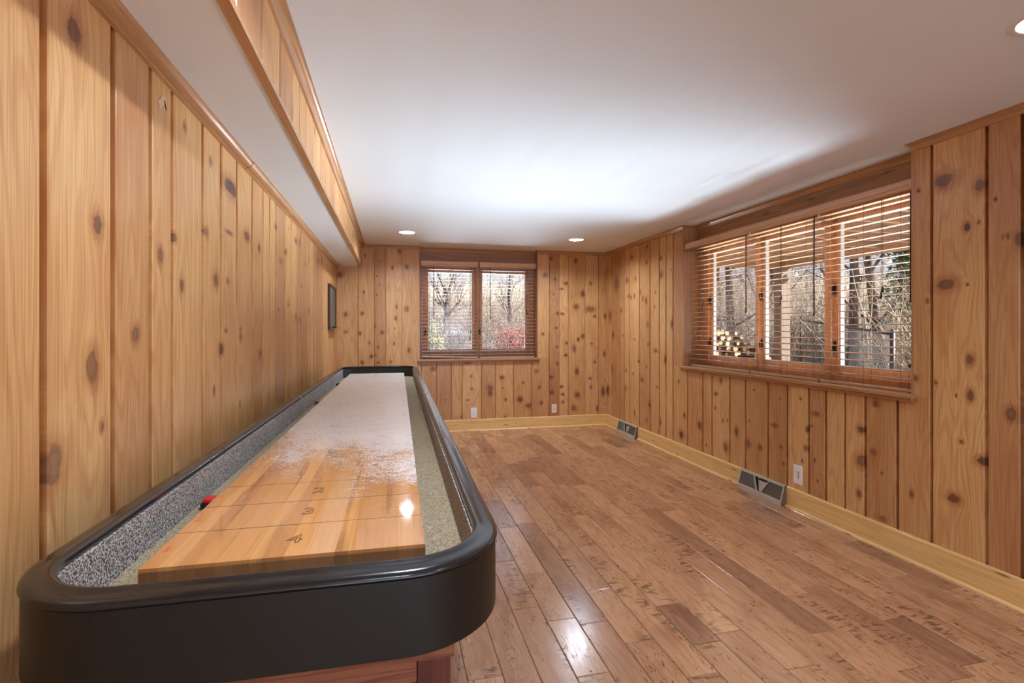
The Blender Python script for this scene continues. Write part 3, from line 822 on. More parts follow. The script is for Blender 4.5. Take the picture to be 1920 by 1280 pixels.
def blind(F, a0, a1, nc, zt, zb, vmat, label, wand_a, cord_a, va0, va1, group, zv=(2.048, 2.108), nval=0.02, tilt=0.0, wl=0.62, retside=None):
    """nc: centre plane of the slats (depth, negative = into the recess)"""
    am = (a0 + a1) / 2
    base = F(am, nc, zb)
    t = thing('venetian_blind', label, 'window blind', base, group)
    bm = BM(); fbox(bm, F, a0 + 0.004, a1 - 0.004, nc - 0.024, nc + 0.024, zt - 0.001, zt + 0.045, 0.002)
    obj('head_rail', bm, M_SLAT, t)
    # moulded valance with rounded lower lip
    v0, v1 = zv
    prof = [(0.0, v1), (0.012, v1), (0.015, v1 - 0.006), (0.015, v0 + 0.024), (0.019, v0 + 0.014), (0.018, v0 + 0.004), (0.010, v0), (0.0, v0)]
    bm = BM()
    A = [bm.verts.new(F(va0, nval - 0.015 + n, z)) for n, z in prof]
    B = [bm.verts.new(F(va1, nval - 0.015 + n, z)) for n, z in prof]
    for i in range(len(prof)):
        j = (i + 1) % len(prof)
        bm.faces.new((A[i], A[j], B[j], B[i]))
    bm.faces.new(A); bm.faces.new(B[::-1])
    if retside is not None:
        ar = (va0, va0 + 0.012) if retside == 0 else (va1 - 0.012, va1)
        fbox(bm, F, ar[0], ar[1], nc - 0.02, nval - 0.0155, v0 + 0.004, v1)
    obj('valance', bm, vmat, t)
    # slats, slightly crowned, one mesh
    bm = BM()
    pitch, hw = 0.0445, 0.025
    z = zt - 0.03
    zs_ = []
    while z > zb + 0.035:
        zs_.append(z)
        z -= pitch
    for i, z in enumerate(zs_):
        top, bot = [], []
        for k in range(5):
            n = -hw + 2 * hw * k / 4
            c = 0.0032 * (1 - (n / hw) ** 2)
            dz = n * math.tan(R(-3.0))
            top.append((n, z + c + dz + 0.0014)); bot.append((n, z + c + dz - 0.0014))
        prof = top + bot[::-1]
        A = [bm.verts.new(F(a0 + 0.006, nc + n, zz)) for n, zz in prof]
        B = [bm.verts.new(F(a1 - 0.006, nc + n, zz)) for n, zz in prof]
        for q in range(len(prof)):
            r = (q + 1) % len(prof)
            bm.faces.new((A[q], A[r], B[r], B[q]))
        bm.faces.new(A); bm.faces.new(B[::-1])
    obj('slats', bm, M_SLAT, t)
    bm = BM()
    fbox(bm, F, a0 + 0.006, a1 - 0.006, nc - 0.026, nc + 0.026, zb + 0.001, zb + 0.018, 0.003)
    if tilt:
        for vv in bm.verts:
            k = (vv.co - Vector(F(a0, 0, 0))).length if False else abs(vv.co.x - F(a0, 0, 0)[0]) + abs(vv.co.y - F(a0, 0, 0)[1])
            vv.co.z += tilt * (1 - min(1, k / (a1 - a0)))
    obj('bottom_rail', bm, M_SLAT, t)
    # ladder cords
    bm = BM()
    w = a1 - a0
    for aa in (a0 + 0.10, (a0 + a1) / 2, a1 - 0.10) if w > 0.62 else (a0 + 0.10, a1 - 0.10):
        for n in (-0.028, 0.028):
            tube(bm, [F(aa, nc + n, zb + 0.01), F(aa, nc + n, zt)], 0.0011, 5)
    obj('ladder_cords', bm, M_CORD, t)
    bm = BM()
    tube(bm, [F(wand_a, nc + 0.036, zt + 0.02), F(wand_a, nc + 0.040, zt - 0.02), F(wand_a, nc + 0.041, zt - wl)], [0.0025, 0.0045, 0.0045], 8)
    tube(bm, [F(wand_a, nc + 0.041, zt - wl), F(wand_a, nc + 0.041, zt - wl - 0.02)], [0.0065, 0.005], 8)
    obj('wand', bm, M_BLACK_WOOD, t)
    bm = BM()
    for da, zz in ((0.0, 0.88), (0.012, 0.80)) if w < 0.8 and 'left half' in label else ((0.0, 0.52), (0.010, 0.56)):
        tube(bm, [F(cord_a + da, nc + 0.036, zt), F(cord_a + da, nc + 0.038, zt - zz)], 0.0013, 5)
        p = F(cord_a + da, nc + 0.038, zt - zz)
        lathe(bm, p, [(0.0, 0.006), (0.004, 0.004), (0.0085, -0.022), (0.007, -0.028), (0.0, -0.030)], 10)
    obj('lift_cord', bm, M_BLACK_WOOD, t)
    return t

ZT = 2.052
g1 = 'wooden blinds on the far window'
blind(F_back, W1A + 0.035, 1.062, -0.095, ZT, SILL, M_VAL_X, 'brown venetian blind on the left half of the far window, bottom rail crooked', 0.50, 0.955, W1A + 0.03, 1.058, g1, zv=(2.062, 2.125), nval=-0.045, tilt=0.022, wl=0.63)
blind(F_back, 1.078, W1B - 0.02, -0.095, ZT, SILL, M_VAL_X, 'brown wooden venetian blind on the right half of the far window', 1.215, 1.69, 1.078, W1B - 0.016, g1, zv=(2.062, 2.125), nval=-0.045, wl=0.63)
g2 = 'wooden blinds on the long right window'
ZS2 = SILL + 0.012
ZT = 2.042
blind(F_right, 3.630, W2B - 0.035, -0.08, ZT, ZS2, M_VAL_Y, 'venetian blind in the long right window, farthest one, before the stacked firewood', 3.650, 4.25, 3.75, W2B - 0.03, g2, nval=-0.005, retside=1)
blind(F_right, 2.935, 3.618, -0.08, ZT, ZS2, M_VAL_Y, 'venetian blind in the long right window, middle one, before the deck post', 2.953, 3.262, 2.94, 3.748, g2, nval=-0.005, wl=0.66)
blind(F_right, W2A + 0.015, 2.923, -0.08, ZT, ZS2, M_VAL_Y, 'venetian blind in the long right window, nearest one, before two big trunks', 2.28, 2.45, W2A + 0.015, 2.938, g2, nval=-0.005, wl=0.6)

# ------------------------------------------------------------------ outlets and switches
M_PLATE_W = flat('white_plate', srgb(238, 238, 240), 0.3)
M_PLATE_I = flat('ivory_plate', srgb(236, 218, 186), 0.35)
M_DARK = flat('dark_slot', srgb(50, 44, 40), 0.5)
def plate(F, a, z, w, h, mat, label, cat, kind):
    t = thing('wall_outlet' if kind != 'slider' else 'wall_control', label, cat, F(a, 0, z - h / 2))
    bm = BM(); fbox(bm, F, a - w / 2, a + w / 2, -0.002, 0.006, z - h / 2, z + h / 2, 0.003)
    obj('cover_plate', bm, mat, t)
    if kind == 'duplex':
        for dz in (-0.020, 0.020):
            bm = BM()
            c = F(a, 0.0, z + dz)
            fbox(bm, F, a - 0.016, a + 0.016, 0.004, 0.0085, z + dz - 0.0135, z + dz + 0.0135, 0.004)
            r = obj('receptacle', bm, mat, t)
            bm = BM()
            fbox(bm, F, a - 0.008, a - 0.0055, 0.0082, 0.0088, z + dz - 0.001, z + dz + 0.007)
            fbox(bm, F, a + 0.0055, a + 0.008, 0.0082, 0.0088, z + dz - 0.001, z + dz + 0.007)
            fbox(bm, F, a - 0.002, a + 0.002, 0.0082, 0.0088, z + dz - 0.010, z + dz - 0.006)
            obj('slot', bm, M_DARK, r)
    elif kind == 'jack':
        bm = BM(); tube(bm, [F(a, 0.005, z - 0.006), F(a, 0.013, z - 0.006)], 0.0055, 12)
        obj('coax_jack', bm, M_BRONZE, t)
    elif kind == 'slider':
        bm = BM(); fbox(bm, F, a - 0.018, a + 0.018, 0.004, 0.0078, z - 0.034, z + 0.034, 0.002)
        d = obj('control_face', bm, mat, t)
        bm = BM(); fbox(bm, F, a - 0.014, a - 0.008, 0.0076, 0.0084, z - 0.027, z + 0.027)
        obj('slider_slot', bm, M_DARK, d)
        bm = BM()
        rr = random.Random(4)
        for q in range(9):
            zz = z - 0.026 + q * 0.0065
            aa = a + rr.uniform(0.001, 0.010)
            fbox(bm, F, aa - 0.0016, aa + 0.0016, 0.0077, 0.0084, zz - 0.0014, zz + 0.0014)
        obj('control_marks', bm, M_DARK, d)
    for dz in ((0.0,) if kind == 'duplex' else (-h * 0.41, h * 0.41)):
        bm = BM()
        tube(bm, [F(a, 0.005, z + dz), F(a, 0.0072, z + dz)], 0.003, 10)
        obj('screw', bm, M_SPACER, t)
plate(F_back, 0.995, 0.224, 0.075, 0.127, M_PLATE_W, 'white wall outlet low on the far wall beneath the window', 'outlet', 'duplex')
plate(F_back, 2.051, 0.24, 0.068, 0.114, M_PLATE_I, 'ivory wall plate with a dark jack, low on the far wall right of the window', 'outlet', 'jack')
plate(F_right, 3.051, 0.25, 0.075, 0.132, M_PLATE_W, 'white control plate with a dark slider slot, on the right wall by the floor vent', 'wall control', 'slider')

# ------------------------------------------------------------------ baseboard registers
M_REG = flat('register_beige_metal', srgb(196, 190, 176), 0.4, 0.25)
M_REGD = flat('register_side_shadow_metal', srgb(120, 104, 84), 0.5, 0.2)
M_LOUV = flat('register_louvre', srgb(150, 142, 128), 0.45, 0.3)
M_DAMP = flat('register_damper_plate', srgb(206, 206, 204), 0.35, 0.5)
def register(y0, y1, label):
    t = thing('floor_vent', label, 'vent', (XR - 0.03, (y0 + y1) / 2, 0), 'baseboard heating vents')
    # side outline: depth from wall d, z
    xs = lambda d: XR - d
    dlo, dhi, lip, top = 0.062, 0.030, 0.026, 0.146
    bm = BM()
    box(bm, xs(dlo), xs(dlo) + 0.002, y0, y1, 0.0, lip)                       # front lip
    box(bm, xs(dhi) , xs(0.012), y0, y1, top - 0.002, top)                    # top
    # sloped frame bars
    def P(s, y, off=0.0):
        """s: 0 bottom .. 1 top along the slope"""
        d = dlo + (dhi - dlo) * s
        z = lip + (top - lip) * s
        nl = math.hypot(dlo - dhi, top - lip)
        nx, nz = -(top - lip) / nl, (dlo - dhi) / nl
        return Vector((xs(d) + nx * off, y, z + nz * off))
    def bar(bm, sa, ya, sb, yb, w, o0=-0.002, o1=0.0015):
        a3, b3 = P(sa, ya), P(sb, yb)
        t_ = (b3 - a3).normalized()
        n_ = (P(0, 0, 1) - P(0, 0, 0)).normalized()
        s_ = t_.cross(n_) * (w / 2)
        vs = []
        for q, o in ((a3, o0), (a3, o1), (b3, o1), (b3, o0)):
            vs.append((bm.verts.new(q + s_ + n_ * o), bm.verts.new(q - s_ + n_ * o)))
        for i in range(4):
            j = (i + 1) % 4
            bm.faces.new((vs[i][0], vs[j][0], vs[j][1], vs[i][1]))
        bm.faces.new([v_[0] for v_ in vs]); bm.faces.new([v_[1] for v_ in vs][::-1])
    L = y1 - y0
    bar(bm, 0.05, y0, 0.05, y1, 0.013)
    bar(bm, 0.95, y0, 0.95, y1, 0.013)
    bar(bm, 0.02, y0 + 0.006, 0.98, y0 + 0.006, 0.012)
    bar(bm, 0.02, y1 - 0.006, 0.98, y1 - 0.006, 0.012)
    ym = (y0 + y1) / 2
    ya, yb = ym + 0.085, ym - 0.085
    bar(bm, 0.95, ya, 0.05, ym + 0.022, 0.008)
    bar(bm, 0.95, yb, 0.05, ym - 0.022, 0.008)
    bar(bm, 0.95, ya - 0.008, 0.05, ym + 0.012, 0.003)
    obj('face_frame', bm, M_REG, t)
    for yy in (y0, y1 - 0.002):
        bm = BM()
        pts = [(dlo, 0), (dlo, lip), (dhi, top), (0.012, top), (0.012, 0)]
        A = [bm.verts.new((xs(d), yy, z)) for d, z in pts]
        B = [bm.verts.new((xs(d), yy + 0.002, z)) for d, z in pts]
        for i in range(5):
            j = (i + 1) % 5
            bm.faces.new((A[i], A[j], B[j], B[i]))
        bm.faces.new(A); bm.faces.new(B[::-1])
        obj('end_cap', bm, M_REGD, t)
    # louvre fins behind the two side fields
    for side in (-1, 1):
        bm = BM()
        n_f = 30
        for i in range(n_f):
            if side < 0:
                yt, ybm = y0 + 0.014 + (yb - 0.006 - y0 - 0.014) * i / n_f, y0 + 0.014 + (ym - 0.030 - y0 - 0.014) * i / n_f
            else:
                yt, ybm = y1 - 0.014 - (y1 - 0.014 - ya - 0.006) * i / n_f, y1 - 0.014 - (y1 - 0.014 - ym - 0.030) * i / n_f
            bar(bm, 0.10, ybm, 0.90, yt, 0.0012, -0.014, -0.003)
        obj('louvres', bm, M_LOUV, t)
    bm = BM()
    vs = [bm.verts.new(P(0.12, ym + 0.016, -0.016)), bm.verts.new(P(0.12, ym - 0.016, -0.016)), bm.verts.new(P(0.75, ym - 0.045, -0.020)), bm.verts.new(P(0.75, ym + 0.05, -0.020))]
    vt = [bm.verts.new(v_.co + Vector((0.001, 0, -0.001))) for v_ in vs]
    bm.faces.new(vs); bm.faces.new(vt[::-1])
    for i in range(4):
        bm.faces.new((vs[i], vs[(i + 1) % 4], vt[(i + 1) % 4], vt[i]))
    tube(bm, [P(0.86, ym + 0.02, -0.008), P(0.86, ym + 0.02, 0.006)], 0.004, 8)
    obj('damper', bm, M_DAMP, t)
    bm = BM(); box(bm, XR - 0.0195, XR - 0.0175, y0 + 0.002, y1 - 0.002, 0.002, top - 0.002)
    obj('back_plate', bm, flat('register_inside', srgb(66, 60, 52), 0.7) if 'M_RIN' not in globals() else M_RIN, t)
register(3.143, 3.62, 'beige metal baseboard vent beside the white control plate, nearer the camera')
register(5.435, 5.92, 'beige metal baseboard vent near the far right corner')

# ------------------------------------------------------------------ chalkboard and tape on the left wall
M_CB_FRAME = flat('black_frame', srgb(40, 30, 26), 0.3)
def cb_mat():
    n = N('chalkboard_surface')
    o = n.coord('Object')
    s = n.noise(n.mapping(o, (1, 26, 1.2)), 1.0, 3.0, 0.6)
    d = n.noise(n.mapping(o, (1, 8, 5)), 1.0, 3.0, 0.6)
    c = n.mix(n.mr(s, 0.4, 0.7), srgb(58, 56, 54), srgb(116, 112, 108))  # grey streaks paint in the reflection of the wall boards
    c = n.mix(n.mr(d, 0.45, 0.75, 0.0, 0.4), c, srgb(132, 128, 122))
    n.pset(color=c, rough=0.35, spec=0.6)
    return n.m
y0, y1, z0, z1 = 5.50, 6.12, 1.268, 1.74
t = thing('chalkboard', 'black-framed chalk scoreboard with a metal tray, at the far end of the left wall', 'chalkboard', (XL, (y0 + y1) / 2, z0))
bm = BM()
for a, b, c, d in ((y0, y0 + 0.022, z0, z1), (y1 - 0.022, y1, z0, z1), (y0 + 0.021, y1 - 0.021, z0 + 0.0004, z0 + 0.022), (y0 + 0.021, y1 - 0.021, z1 - 0.022, z1 - 0.0004)):
    box(bm, XL + 0.0, XL + 0.022, a, b, c, d, 0.002)
obj('frame', bm, M_CB_FRAME, t)
bm = BM(); box(bm, XL + 0.001, XL + 0.012, y0 + 0.02, y1 - 0.02, z0 + 0.02, z1 - 0.02)
obj('board', bm, cb_mat(), t)
M_ALU = flat('tray_metal', srgb(190, 192, 190), 0.25, 0.8)
bm = BM()
box(bm, XL + 0.021, XL + 0.072, y0 + 0.05, y1 - 0.01, z0 + 0.010, z0 + 0.0125)
box(bm, XL + 0.070, XL + 0.0725, y0 + 0.05, y1 - 0.01, z0 + 0.0123, z0 + 0.022)
obj('chalk_tray', bm, M_ALU, t)
bm = BM(); box(bm, XL + 0.028, XL + 0.060, y0 + 0.22, y0 + 0.36, z0 + 0.0127, z0 + 0.032, 0.003)
e = own(obj('chalk_eraser', bm, flat('eraser_felt', srgb(34, 32, 32), 0.9)), (XL + 0.044, y0 + 0.29, z0 + 0.0127))
tag(e, 'small black eraser lying in the chalkboard tray', 'eraser')

bm = BM()
c = Vector((XL + 0.0006, 1.66, 1.925))
def quad(bm, cy, cz, w, h, ang, off):
    vs = []
    for sy, sz in ((-1, -1), (1, -1), (1, 1), (-1, 1)):
        y, z = sy * w / 2, sz * h / 2
        vs.append((y * math.cos(ang) - z * math.sin(ang), y * math.sin(ang) + z * math.cos(ang)))
    lo = [bm.verts.new((c.x + off, cy + y, cz + z)) for y, z in vs]
    hi = [bm.verts.new((c.x + off + 0.0004, cy + y, cz + z)) for y, z in vs]
    bm.faces.new(hi)
    for i in range(4):
        bm.faces.new((lo[i], lo[(i + 1) % 4], hi[(i + 1) % 4], hi[i]))
quad(bm, c.y, c.z, 0.062, 0.022, 0.55, 0.0)
quad(bm, c.y + 0.004, c.z + 0.006, 0.030, 0.014, -0.5, 0.0006)
tp = own(obj('tape_strip', bm, flat('clear_tape', srgb(206, 178, 142), 0.25)), (XL, 1.66, 1.925))
tag(tp, 'scrap of clear tape stuck high on the left wall under the moulding', 'tape')
bm = BM(); tube(bm, [(XL + 0.0015, 1.668, 1.934), (XL + 0.004, 1.674, 1.908)], 0.0014, 6)
nl = own(obj('nail', bm, M_BRONZE), (XL, 1.671, 1.92))
tag(nl, 'thin dark nail held under the tape high on the left wall', 'nail')

# ------------------------------------------------------------------ shuffleboard table (table frame: x', y, then turned by -0.64 deg)
TROT = -0.0112
TC = Vector((-0.1955, 3.08, 0.0))
tw = Matrix.Rotation(TROT, 3, 'Z') @ TC
table = thing('shuffleboard_table', 'long black shuffleboard table with padded rails and a dusty maple playfield, along the left wall', 'game table', (0, 0, 0))
table.location = tw
table.rotation_euler = (0, 0, TROT)
ORG[table.name] = TC
TX0, TX1, TY0, TY1, RT = -0.574, 0.184, 0.808, 5.36, 0.902
RW = 0.041

def rounded_rect(x0, x1, y0, y1, r, n=12):
    """ccw from the middle of the near edge, points with outward normals"""
    out = []
    xm = (x0 + x1) / 2
    out.append((xm, y0, 0, -1))
    for cx, cy, a0 in ((x1 - r, y0 + r, -90), (x1 - r, y1 - r, 0), (x0 + r, y1 - r, 90), (x0 + r, y0 + r, 180)):
        for k in range(n + 1):
            a = R(a0 + 90 * k / n)
            out.append((cx + r * math.cos(a), cy + r * math.sin(a), math.cos(a), math.sin(a)))
        # subdivisions on the long sides
        if a0 == -90 or a0 == 90:
            ya, yb = (y0 + r, y1 - r) if a0 == -90 else (y1 - r, y0 + r)
            xx = x1 if a0 == -90 else x0
            nx = 1 if a0 == -90 else -1
            cuts = sorted([JA, JA + G, JB, JB + G, JC, JC + G], reverse=(a0 == 90))
            for c_ in cuts:
                out.append((xx, c_, nx, 0))
    return out
JA, JB, JC, G = 1.755, 3.035, 4.315, 0.004
M_VINYL = N('black_rail_vinyl').pset(color=srgb(26, 26, 27), rough=0.2, spec=0.5, coat=0.15, coatr=0.08).m
def skirt_mat():
    n = N('black_apron_laminate')
    f = n.noise(n.coord('Object'), 240.0, 3.0, 0.6)
    n.pset(color=n.mix(n.mr(f, 0.3, 0.7), srgb(14, 16, 14), srgb(22, 24, 21)), rough=0.42, spec=0.45, normal=n.bump(f, 0.15, 0.0006))
    return n.m
M_SKIRT = skirt_mat()
def tweed(name, a, b, c, sc=1.0):
    n = N(name)
    o = n.coord('Object')
    v1 = n.noise(n.mapping(o, (340 * sc, 340 * sc, 270 * sc)), 1.0, 1.0, 0.5)
    v2 = n.noise(n.mapping(o, (160 * sc, 160 * sc, 160 * sc)), 1.0, 2.0, 0.6)
    v3 = n.noise(o, 4.0, 2.0, 0.5)
    col = n.mix(n.mr(v1, 0.40, 0.60), a, b)
    col = n.mix(n.mr(v2, 0.5, 0.7, 0.0, 0.6), col, c)
    col = n.mix(n.mr(v3, 0.4, 0.7, 0.0, 0.25), col, c)
    n.pset(color=col, rough=0.95, spec=0.15, normal=n.bump(v1, 0.6, 0.002))
    return n.m
M_TWEED = tweed('grey_tweed_lining', srgb(74, 72, 72), srgb(206, 202, 198), srgb(118, 110, 102))
M_GUT = tweed('gutter_carpet', srgb(128, 114, 92), srgb(186, 168, 138), srgb(136, 118, 92))
M_DKLINE = flat('dark_end_lining', srgb(44, 50, 46), 0.7)

path = rounded_rect(TX0, TX1, TY0, TY1, 0.178, 16)
def section_of(y, x):
    return y
rail_prof = [(0.0, -0.030), (0.0, -0.018), (-0.003, -0.012), (-0.0025, -0.004), (0.003, 0.0005), (0.009, 0.001), (0.014, -0.002), (0.022, -0.003), (0.030, -0.0035), (0.037, -0.005), (0.0415, -0.009), (0.0425, -0.013), (0.040, -0.0165), (0.033, -0.0175), (0.033, -0.030)]
def sweep(name, pts, prof, z, mat, closed=False, thick=None):
    bm = BM()
    rows = []
    for x, y, nx, ny in pts:
        # profile d measured outward from the inner edge (outer - RW)
        rows.append([bm.verts.new((x + nx * (d - RW), y + ny * (d - RW), z + dz)) for d, dz in prof])
    m = len(prof)
    cnt = len(rows) if closed else len(rows) - 1
    for i in range(cnt):
        a, b = rows[i], rows[(i + 1) % len(rows)]
        for k in range(m):
            k2 = (k + 1) % m
            bm.faces.new((a[k], b[k], b[k2], a[k2]))
    if not closed:
        bm.faces.new(rows[0]); bm.faces.new(rows[-1][::-1])
    return obj(name, bm, mat, table, True)
right = [p for p in path if p[0] > (TX0 + TX1) / 2 - 1e-6]
def smooth_ok(o):
    for p in o.data.polygons:
        p.use_smooth = True
    o.data.set_sharp_from_angle(angle=R(40)) if hasattr(o.data, 'set_sharp_from_angle') else None
near_pts = [p for p in path if p[1] <= JA + 1e-6]
# order the near U: left side (coming down) -> near edge -> right side
lp = [p for p in near_pts if p[0] < (TX0 + TX1) / 2 - 1e-6]
rp = [p for p in near_pts if p[0] >= (TX0 + TX1) / 2 - 1e-6]
near_u = lp + rp
far_u = [p for p in path if p[1] >= JC + G - 1e-6]
smooth_ok(sweep('end_rail', near_u, rail_prof, RT, M_VINYL))
smooth_ok(sweep('end_rail', far_u, rail_prof, RT, M_VINYL))
for xx, nx in ((TX1, 1), (TX0, -1)):
    for a, b in ((JA + G, JB), (JB + G, JC)):
        smooth_ok(sweep('side_rail', [(xx, a, nx, 0), (xx, b, nx, 0)] if nx > 0 else [(xx, b, nx, 0), (xx, a, nx, 0)], rail_prof, RT, M_VINYL))
M_CLIP = flat('rail_clip_metal', srgb(120, 132, 138), 0.35, 0.7)
for xx, nx in ((TX1, 1), (TX0, -1)):
    for jy in (JA, JB, JC):
        bm = BM()
        pf = [(-0.0052, -0.046), (-0.0052, -0.013), (0.0, 0.0005), (0.02, 0.0005), (0.037, -0.0045), (0.0433, -0.010), (0.0433, -0.028)] if jy == JB else [(0.001, -0.030), (0.001, -0.005), (0.035, -0.008), (0.0395, -0.014), (0.0395, -0.0175)]
        y_a, y_b = (jy - 0.004, jy + G + 0.018) if jy == JB else (jy + 0.0002, jy + G - 0.0002)
        A = [bm.verts.new((xx + nx * (d - RW), y_a, RT + dz)) for d, dz in pf]
        B = [bm.verts.new((xx + nx * (d - RW), y_b, RT + dz)) for d, dz in pf]
        for i in range(len(pf)):
            j = (i + 1) % len(pf)
            bm.faces.new((A[i], A[j], B[j], B[i]))
        bm.faces.new(A); bm.faces.new(B[::-1])
        obj('rail_joint', bm, M_CLIP if jy == JB else M_DKLINE, table)
# outer apron
ap = [(RW - 0.022, -0.0178), (RW - 0.002, -0.0178), (RW - 0.0015, -0.1375), (RW - 0.004, -0.1395), (RW - 0.022, -0.1395)]
smooth_ok(sweep('apron', path[:], ap, RT, M_SKIRT, closed=True))
# lining of the inner walls
GZ = 0.798
lin = [(-0.006, -0.0185), (0.002, -0.0185), (0.002, GZ - RT - 0.002), (-0.006, GZ - RT - 0.002)]
side_l = [p for p in path if p[2] < -0.02 and p[0] < 0 or (p[1] < TY0 + 0.2)]
near_in = [p for p in path if p[1] < TY1 - 0.175]
lp = [p for p in near_in if p[0] < (TX0 + TX1) / 2 - 1e-6]
rp = [p for p in near_in if p[0] >= (TX0 + TX1) / 2 - 1e-6]
smooth_ok(sweep('tweed_lining', lp + rp, lin, RT, M_TWEED))
smooth_ok(sweep('end_lining', [p for p in path if p[1] >= TY1 - 0.1785], lin, RT, M_DKLINE))
# gutter bed
bm = BM()
x0, x1 = TX0 + RW - 0.0045, TX1 - RW + 0.0045
y0, y1 = TY0 + RW - 0.0045, TY1 - RW + 0.0045
pin = rounded_rect(x0, x1, y0, y1, 0.132, 10)
seen = []
for p in pin:
    q = (round(p[0], 5), round(p[1], 5))
    if q not in seen:
        seen.append(q)
T_ = [bm.verts.new((x, y, GZ)) for x, y in seen]
B_ = [bm.verts.new((x, y, GZ - 0.03)) for x, y in seen]
bm.faces.new(T_); bm.faces.new(B_[::-1])
for i in range(len(T_)):
    bm.faces.new((T_[i], T_[(i + 1) % len(T_)], B_[(i + 1) % len(T_)], B_[i]))
obj('gutter', bm, M_GUT, table)

# playfield: laminated maple strips under a thick glossy finish, wax dust towards the far end
def play_mat():
    n = N('maple_playfield')
    o = n.coord('Object')
    o = n.mapping(o, (1, 1, 1), (-0.1955, 3.08, 0.0))
    X, Y, Z = n.sep(o)
    strip = n.math('FLOOR', n.math('MULTIPLY', X, 33.0))
    wn_ = n.t.nodes.new('ShaderNodeTexWhiteNoise'); wn_.noise_dimensions = '1D'
    n.t.links.new(strip, wn_.inputs['W'])
    rnd = wn_.outputs['Value']
    base = n.ramp(rnd, [(0.0, srgb(206, 140, 78)), (0.45, srgb(226, 164, 98)), (0.8, srgb(214, 150, 88)), (1.0, srgb(172, 108, 62))])
    fine = n.noise(n.comb(n.math('MULTIPLY', X, 260.0), n.math('MULTIPLY', Y, 5.0), n.math('MULTIPLY', rnd, 40.0)), 1.0, 3.0, 0.6)
    big = n.noise(n.comb(n.math('MULTIPLY', X, 28.0), n.math('MULTIPLY', Y, 1.6), n.math('MULTIPLY', rnd, 40.0)), 1.0, 2.0, 0.5)
    col = n.mix(n.mr(fine, 0.4, 0.8, 0.0, 0.4), base, srgb(168, 104, 58))
    col = n.mix(n.mr(big, 0.56, 0.72, 0.0, 0.55), col, srgb(136, 84, 48))
    # end-grain / side darker band below the top surface
    side = n.mr(Z, 0.834, 0.8375, 1.0, 0.0)
    col = n.mix(n.math('MULTIPLY', side, 0.75), col, n.mix(rnd, srgb(70, 44, 24), srgb(112, 74, 38)))
    # wax dust: thick far away, breaking up into grains and swirls near
    ya = n.math('ADD', Y, n.math('MULTIPLY', n.noise(n.mapping(o, (5, 3, 1)), 1.0, 3.0, 0.6), 1.3))
    ya = n.math('ADD', ya, n.math('MULTIPLY', X, 0.9))
    dens = n.mr(ya, 1.55, 2.9, 0.0, 0.70)
    g1 = n.noise(n.mapping(o, (190, 150, 1)), 1.0, 3.0, 0.7)
    g2 = n.noise(n.mapping(o, (26, 40, 1)), 1.0, 4.0, 0.65, 1.5)
    grain = n.math('ADD', n.math('MULTIPLY', g1, 0.6), n.math('MULTIPLY', g2, 0.55))
    dust = n.mr(n.math('ADD', grain, n.math('MULTIPLY', dens, 0.42)), 0.64, 0.86)
    dust = n.math('MULTIPLY', dust, n.mr(dens, 0.0, 0.35, 0.25, 0.95))
    dust = n.math('MULTIPLY', dust, n.math('SUBTRACT', 1.0, side))
    dcol = n.mix(n.mr(g2, 0.4, 0.7), srgb(230, 226, 222), srgb(184, 176, 170))
    col = n.mix(dust, col, dcol)
    n.pset(color=col, rough=n.math('ADD', 0.05, n.math('MULTIPLY', dust, 0.35)), spec=0.6, coat=n.math('SUBTRACT', 1.0, n.math('MULTIPLY', dust, 0.75)), coatr=0.03)
    return n.m
PX0, PX1, PY0, PY1, PT = -0.4565, 0.0525, 1.040, 5.165, 0.843
bm = BM(); box(bm, PX0, PX1, PY0, PY1, GZ + 0.0002, PT, 0.0012)
# keep the material coordinates in the table frame
field = obj('playfield', bm, play_mat(), table)
for p_ in field.data.vertices:
    pass
M_INK = flat('black_line_ink', srgb(48, 30, 20), 0.4)
M_RED = flat('red_numeral_ink', srgb(214, 90, 62), 0.4)
for yy in (1.205, 1.366, 1.529, 3.10, 4.676, 4.839, 5.0):
    bm = BM()
    box(bm, PX0 + 0.001, PX1 - 0.001, yy - 0.0009, yy + 0.0009, PT - 0.0002, PT + 0.0002)
    obj('foul_line', bm, M_INK, field)
def numeral(txt, x, y, size, mat, outline, rot=0.0):
    cu = bpy.data.curves.new('t', 'FONT')
    cu.body = txt
    cu.size = size
    cu.align_x = 'CENTER'; cu.align_y = 'CENTER'
    if outline:
        cu.fill_mode = 'NONE'
        cu.bevel_depth = 0.0009
        cu.bevel_resolution = 0
        cu.offset = 0.0
    else:
        cu.extrude = 0.0001
    tmp = bpy.data.objects.new('t', cu)
    C.objects.link(tmp)
    dg = bpy.context.evaluated_depsgraph_get()
    me = bpy.data.meshes.new_from_object(tmp.evaluated_get(dg))
    bpy.data.objects.remove(tmp)
    bpy.data.curves.remove(cu)
    xs_ = [v_.co.x for v_ in me.vertices]; ys_ = [v_.co.y for v_ in me.vertices]
    cx_, cy_ = (min(xs_) + max(xs_)) / 2, (min(ys_) + max(ys_)) / 2
    me.transform(Matrix.Translation((-cx_, -cy_, 0)))
    me.transform(Matrix.Diagonal((1.0, 1.0, 0.25, 1.0)))
    me.transform(Matrix.Rotation(rot, 4, 'Z'))
    me.transform(Matrix.Translation((x, y, PT + 0.0003)))
    return finish('numeral', me, mat, field)
XM = (PX0 + PX1) / 2 - 0.006
for s_, yy in (('4', 1.122), ('3', 1.287), ('2', 1.449)):
    numeral(s_, XM, yy, 0.062, M_INK, True)
for s_, yy in (('3', 1.122), ('2', 1.285), ('1', 1.449)):
    o_ = numeral(s_, PX0 + 0.014, yy, 0.034, M_RED, False)
    o_['label'] = 'small red numeral at the left edge'
